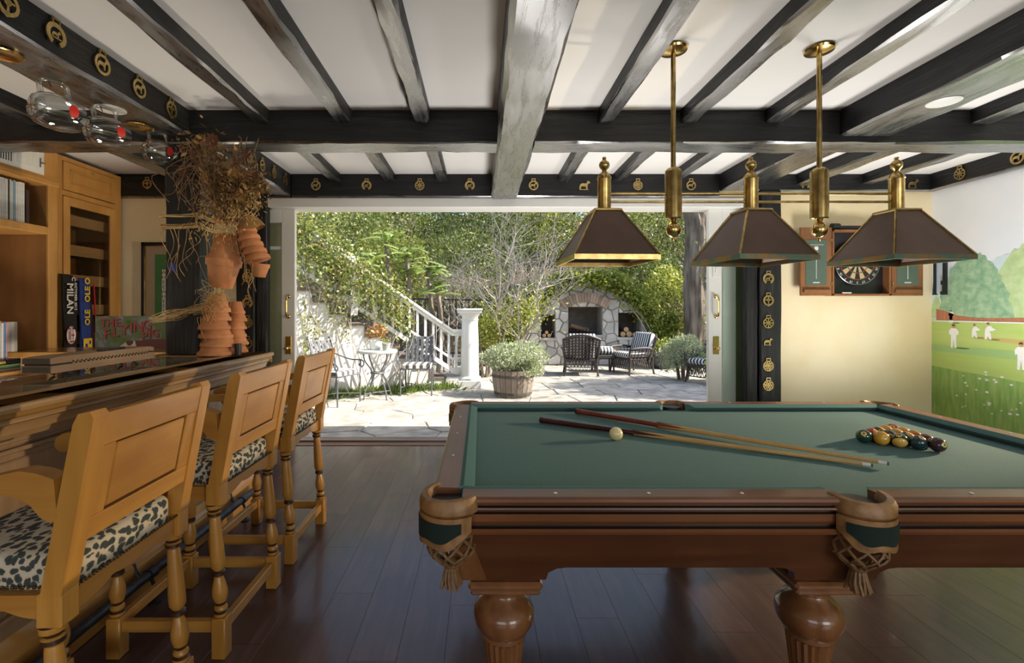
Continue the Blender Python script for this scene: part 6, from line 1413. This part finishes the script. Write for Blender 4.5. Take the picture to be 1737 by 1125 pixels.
# big leaved plants on the slope
for i, (px, py, Y) in enumerate(((655, 412, 10.5), (690, 440, 10.3), (725, 455, 10.2), (625, 440, 10.0), (742, 492, 10.0))):
    c = at(px, py, Y); o = thing('large_leaf_plant', ['pale large-leaved plant with brown stems high above the stair', 'pale large-leaved plant in the middle above the handrail', 'pale large-leaved plant nearest the bare tree', 'pale large-leaved plant low behind the balusters', 'pale large-leaved plant behind the fence rail'][i], 'plant', (c.x, c.y, ZG), 'large leaved plants on the slope')
    MB().tube(bez([(c.x, c.y, ZG), (c.x+.1, c.y, (c.z+ZG)/2), (c.x, c.y, c.z)], 4), .05, 6).build('stem', BARK, o, 40)
    for k in range(16):
        a = 2*PI*k/16*2.4; el = random.uniform(-.2, .7); d = Vector((math.cos(a)*math.cos(el), math.sin(a)*math.cos(el)*.8, math.sin(el)*.7)); L = random.uniform(.28, .5); s_ = d.cross(Vector((0, 0, 1))).normalized(); base = Vector(c) + Vector(rng.normal(size=3))*.12; m_ = MB(); V = []
        for t, w2 in ((0, .02), (.25, .15), (.5, .22), (.75, .16), (1, .0)):
            p = base + d*L*t + Vector((0, 0, -.22*t*t*L)); V += [p - s_*w2*L, p + Vector((0, 0, .03)), p + s_*w2*L]
        m_.add(V, [(3*i_+j, 3*i_+j+1, 3*i_+j+4, 3*i_+j+3) for i_ in range(4) for j in (0, 1)]).build('leaf', G8, o, 60)
# bare tree
def branch(mb, p, d, L, r, depth, tips, bend=.25, nmin=2, nmax=3):
    P = [p]; q = p; dd = d
    for k in range(4):
        dd = (dd + Vector(rng.normal(size=3))*bend*.5 + Vector((0, 0, .05))); dd.z = max(dd.z, .12 if q.z > 1.6 else .45); dd.normalize(); q = q + dd*L/4; P.append(q)
    mb.tube(P, [r, r*.9, r*.8, r*.68, r*.55], 6 if r > .02 else 4, caps=False)
    if depth == 0: tips.append(q); return
    for k in range(random.randint(nmin, nmax)):
        t = random.choice((2, 3, 4, 4)); nd = (dd + Vector(rng.normal(size=3))*.62); nd.y *= .7; branch(mb, P[t], nd.normalized(), L*random.uniform(.62, .88), r*.58, depth-1, tips, bend, nmin, nmax)
bt_ = thing('bare_tree', 'leafless pale branching tree behind the barrel planter', 'tree', (.56, 10.0, ZG)); m_ = MB(); tips = []
for dx, L in ((-.6, 1.05), (-.3, 1.15), (.05, 1.25), (.30, 1.1), (.6, 1.0), (-.12, 1.3)): branch(m_, Vector((.56+dx*.06, 10.0, ZG-.02)), Vector((dx*.8, random.uniform(-.15, .15), 1)).normalized(), L, .042, 5, tips, .22)
m_.build('branches', TWIG, bt_, 60)
P = np.array([tuple(Vector(at(px, py, 9.9)) - bt_.location) for px, py in ((845, 530), (870, 545), (835, 545), (895, 525), (905, 520))]); P = np.concatenate([P[i] + rng.normal(size=(260, 3))*np.array([.22, .2, .18]) for i in range(5)])
link('lower_leaves', leaf_mesh('lower_leaves', P, .075, .5, .2), G3, bt_, kind='stuff')
c = at(770, 560, 11.5); o = thing('bare_shrub', 'leafless twiggy shrub left of the bare tree', 'shrub', (c.x, c.y, ZG)); m_ = MB()
for k in range(3): branch(m_, Vector((c.x, c.y, ZG)), Vector((-.2+random.uniform(-.3, .3), 0, 1)).normalized(), 1.0, .03, 5, [], .25)
m_.build('twigs', TWIG, o, 60)
# big trunk at the right
tk = thing('large_tree', 'thick barked tree trunk beside the right door', 'tree', (5.35, 11.6, ZG)); m_ = MB()
tp2 = [at(1188, 640, 11.6), at(1187, 560, 11.6), at(1185, 470, 11.6), at(1186, 400, 11.6), at(1178, 350, 11.6), at(1165, 290, 11.6), at(1150, 200, 11.6)]
def trunk(pts_, r0_, r1_):
    Q = bez(pts_, 10); n_ = 44; V = []; k = len(Q)
    for i, p in enumerate(Q):
        for j in range(n_):
            a = 2*PI*j/n_; rr = (r0_ + (r1_-r0_)*i/k)*(1 + .06*math.sin(a*9 + math.sin(i*.35)*1.4) + .05*math.sin(a*17 - i*.3) + random.uniform(-.035, .035)); V.append(p + Vector((rr*math.cos(a), rr*math.sin(a), 0)))
    m_.add(V, [(i*n_+j, i*n_+(j+1) % n_, (i+1)*n_+(j+1) % n_, (i+1)*n_+j) for i in range(k-1) for j in range(n_)])
trunk(tp2, .37, .22); trunk([at(1186, 400, 11.6), at(1205, 350, 11.7), at(1240, 280, 11.9)], .22, .15)
m_.build('trunk', BARK, tk, 60)
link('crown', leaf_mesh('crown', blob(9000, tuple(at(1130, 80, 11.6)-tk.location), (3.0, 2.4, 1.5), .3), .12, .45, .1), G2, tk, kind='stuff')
# ivy over the fireplace
iv = thing('ivy', 'ivy trailing over the arch of the stone fireplace', 'ivy', (FXC, FY, ZG)); P = []
for k in range(14000):
    t = rng.uniform(0, 1); x = FXC - FW*1.06 + 2*FW*1.06*t; zt = ftop(min(max(x, FXC-FW), FXC+FW)); thick = .16 + .30*abs(t-.5)*2
    P.append((x + rng.normal()*.06, FY + rng.uniform(-.28, .4), zt + .02 + rng.normal()*thick*.5 + (.04 if t > .5 else .02) - (.25*max(0, t-.8)*2)))
for k in range(3000): P.append((FXC-FW*rng.uniform(.86, 1.35), FY-rng.uniform(0, .3), rng.uniform(0, 1.3)))
for k in range(3600): P.append((FXC+FW*rng.uniform(.84, 1.2), FY-rng.uniform(-.1, .3), rng.uniform(.1, 1.2)))
link('leaves', leaf_mesh('leaves', np.array(P) - np.array(iv.location), .095, .7, -.2), leafmat('ivy_leaf', (.09, .14, .02), (.27, .31, .05), (.56, .53, .13)), iv, kind='stuff')
m_ = MB()
for px0, py0, px1, py1 in ((1048, 505, 1100, 570), (1058, 510, 1112, 575)): a, b = at(px0, py0, FY-.08), at(px1, py1, FY-.25); m_.tube(bez([a, (a+b)/2 + Vector((.06, -.05, .05)), b], 8), .012, 5)
m_.build('vine_stems', TWIG, iv, 60)
# climbing vine on stair wall and railing
vn = thing('climbing_vine', 'climbing vine with yellowing leaves over the stair railing and white wall', 'vine', sp_(3, 0, ZG)); P = []
for k in range(10500):
    s_ = 1.0 + 4.4*rng.uniform(0, 1)**.75; z = zr(s_) - .32 + .05*s_ + rng.normal()*.30*(.45 + .24*s_); P.append(tuple(sp_(s_, .02 + abs(rng.normal())*.10, z)))
for k in range(4200):
    s_ = rng.uniform(1.9, 5.2); z = rng.uniform(.2, zr(s_)-.3); c_ = math.sin(s_*5.1+z*1.5) + math.sin(s_*11-z*3)
    if c_ > .25: P.append(tuple(sp_(s_, .02 + abs(rng.normal())*.05, z)))
link('leaves', leaf_mesh('leaves', np.array(P) - np.array(vn.location), .062, .6, -.1), G5, vn, kind='stuff')
m_ = MB()
for k in range(34):
    s_ = rng.uniform(.9, 5.0); p = sp_(s_, .0, ZG); s2_ = s_ + rng.uniform(-.7, .9); q = sp_(s2_, .05, zr(max(.3, s2_)) + rng.uniform(-.3, .3)); mdl = (p+q)/2 + SD*rng.uniform(-.25, .25) + SNn*rng.uniform(0, .06); m_.tube(bez([p + SNn*.02, mdl, q], 6), [.012*(1-i/16) for i in range(13)], 5)
m_.build('vine_stems', TWIG, vn, 60)
# strip of grass under the wall
gs = thing('grass_strip', 'green grass tufts along the foot of the white stair wall', 'grass', sp_(2, .2, ZG)); gs['kind'] = 'stuff'; Q = []
for k in range(3600):
    s_ = rng.uniform(.3, 4.2); p = sp_(s_ + .1*math.sin(k), .04 + abs(rng.normal())*.20*(.7+.3*math.sin(s_*6)), ZG) ; Q.append(tuple(p - gs.location))
o = link('blades', leaf_mesh('blades', np.array(Q), .15, .10, 1.0), G7, gs, kind='stuff')
# vine beside the right door
dv = thing('door_vine', 'green leafy vine growing beside the right door outside', 'vine', (2.72, 5.6, ZG)); P = [(rng.normal()*.05 + .02*math.sin(z*5), rng.normal()*.06, z) for z in rng.uniform(.0, 2.2, 900)]
link('leaves', leaf_mesh('leaves', np.array(P) , .05, .6, 0), G1, dv, kind='stuff'); MB().tube([(2.72, 5.6, ZG), (2.74, 5.6, 1.0), (2.71, 5.6, 2.2)], .012, 5).build('stem', TWIG, dv, 40)
# a tree outside the right edge of the view: it shades the terrace in front of the right door
rt_ = thing('garden_tree', 'tree right of the doors whose crown shades the terrace', 'tree', (9.1, 7.1, ZG)); m_ = MB()
for dx in (-.3, .1, .35): branch(m_, Vector((9.1, 7.1, ZG)), Vector((dx, .02, 1)).normalized(), 2.4, .12, 5, [], .2)
m_.build('branches', TWIG, rt_, 60)
link('crown', leaf_mesh('crown', blob(11000, (.1, .2, 5.2), (1.5, 1.3, 1.2), .2), .17, .5, .1), G2, rt_, kind='stuff')
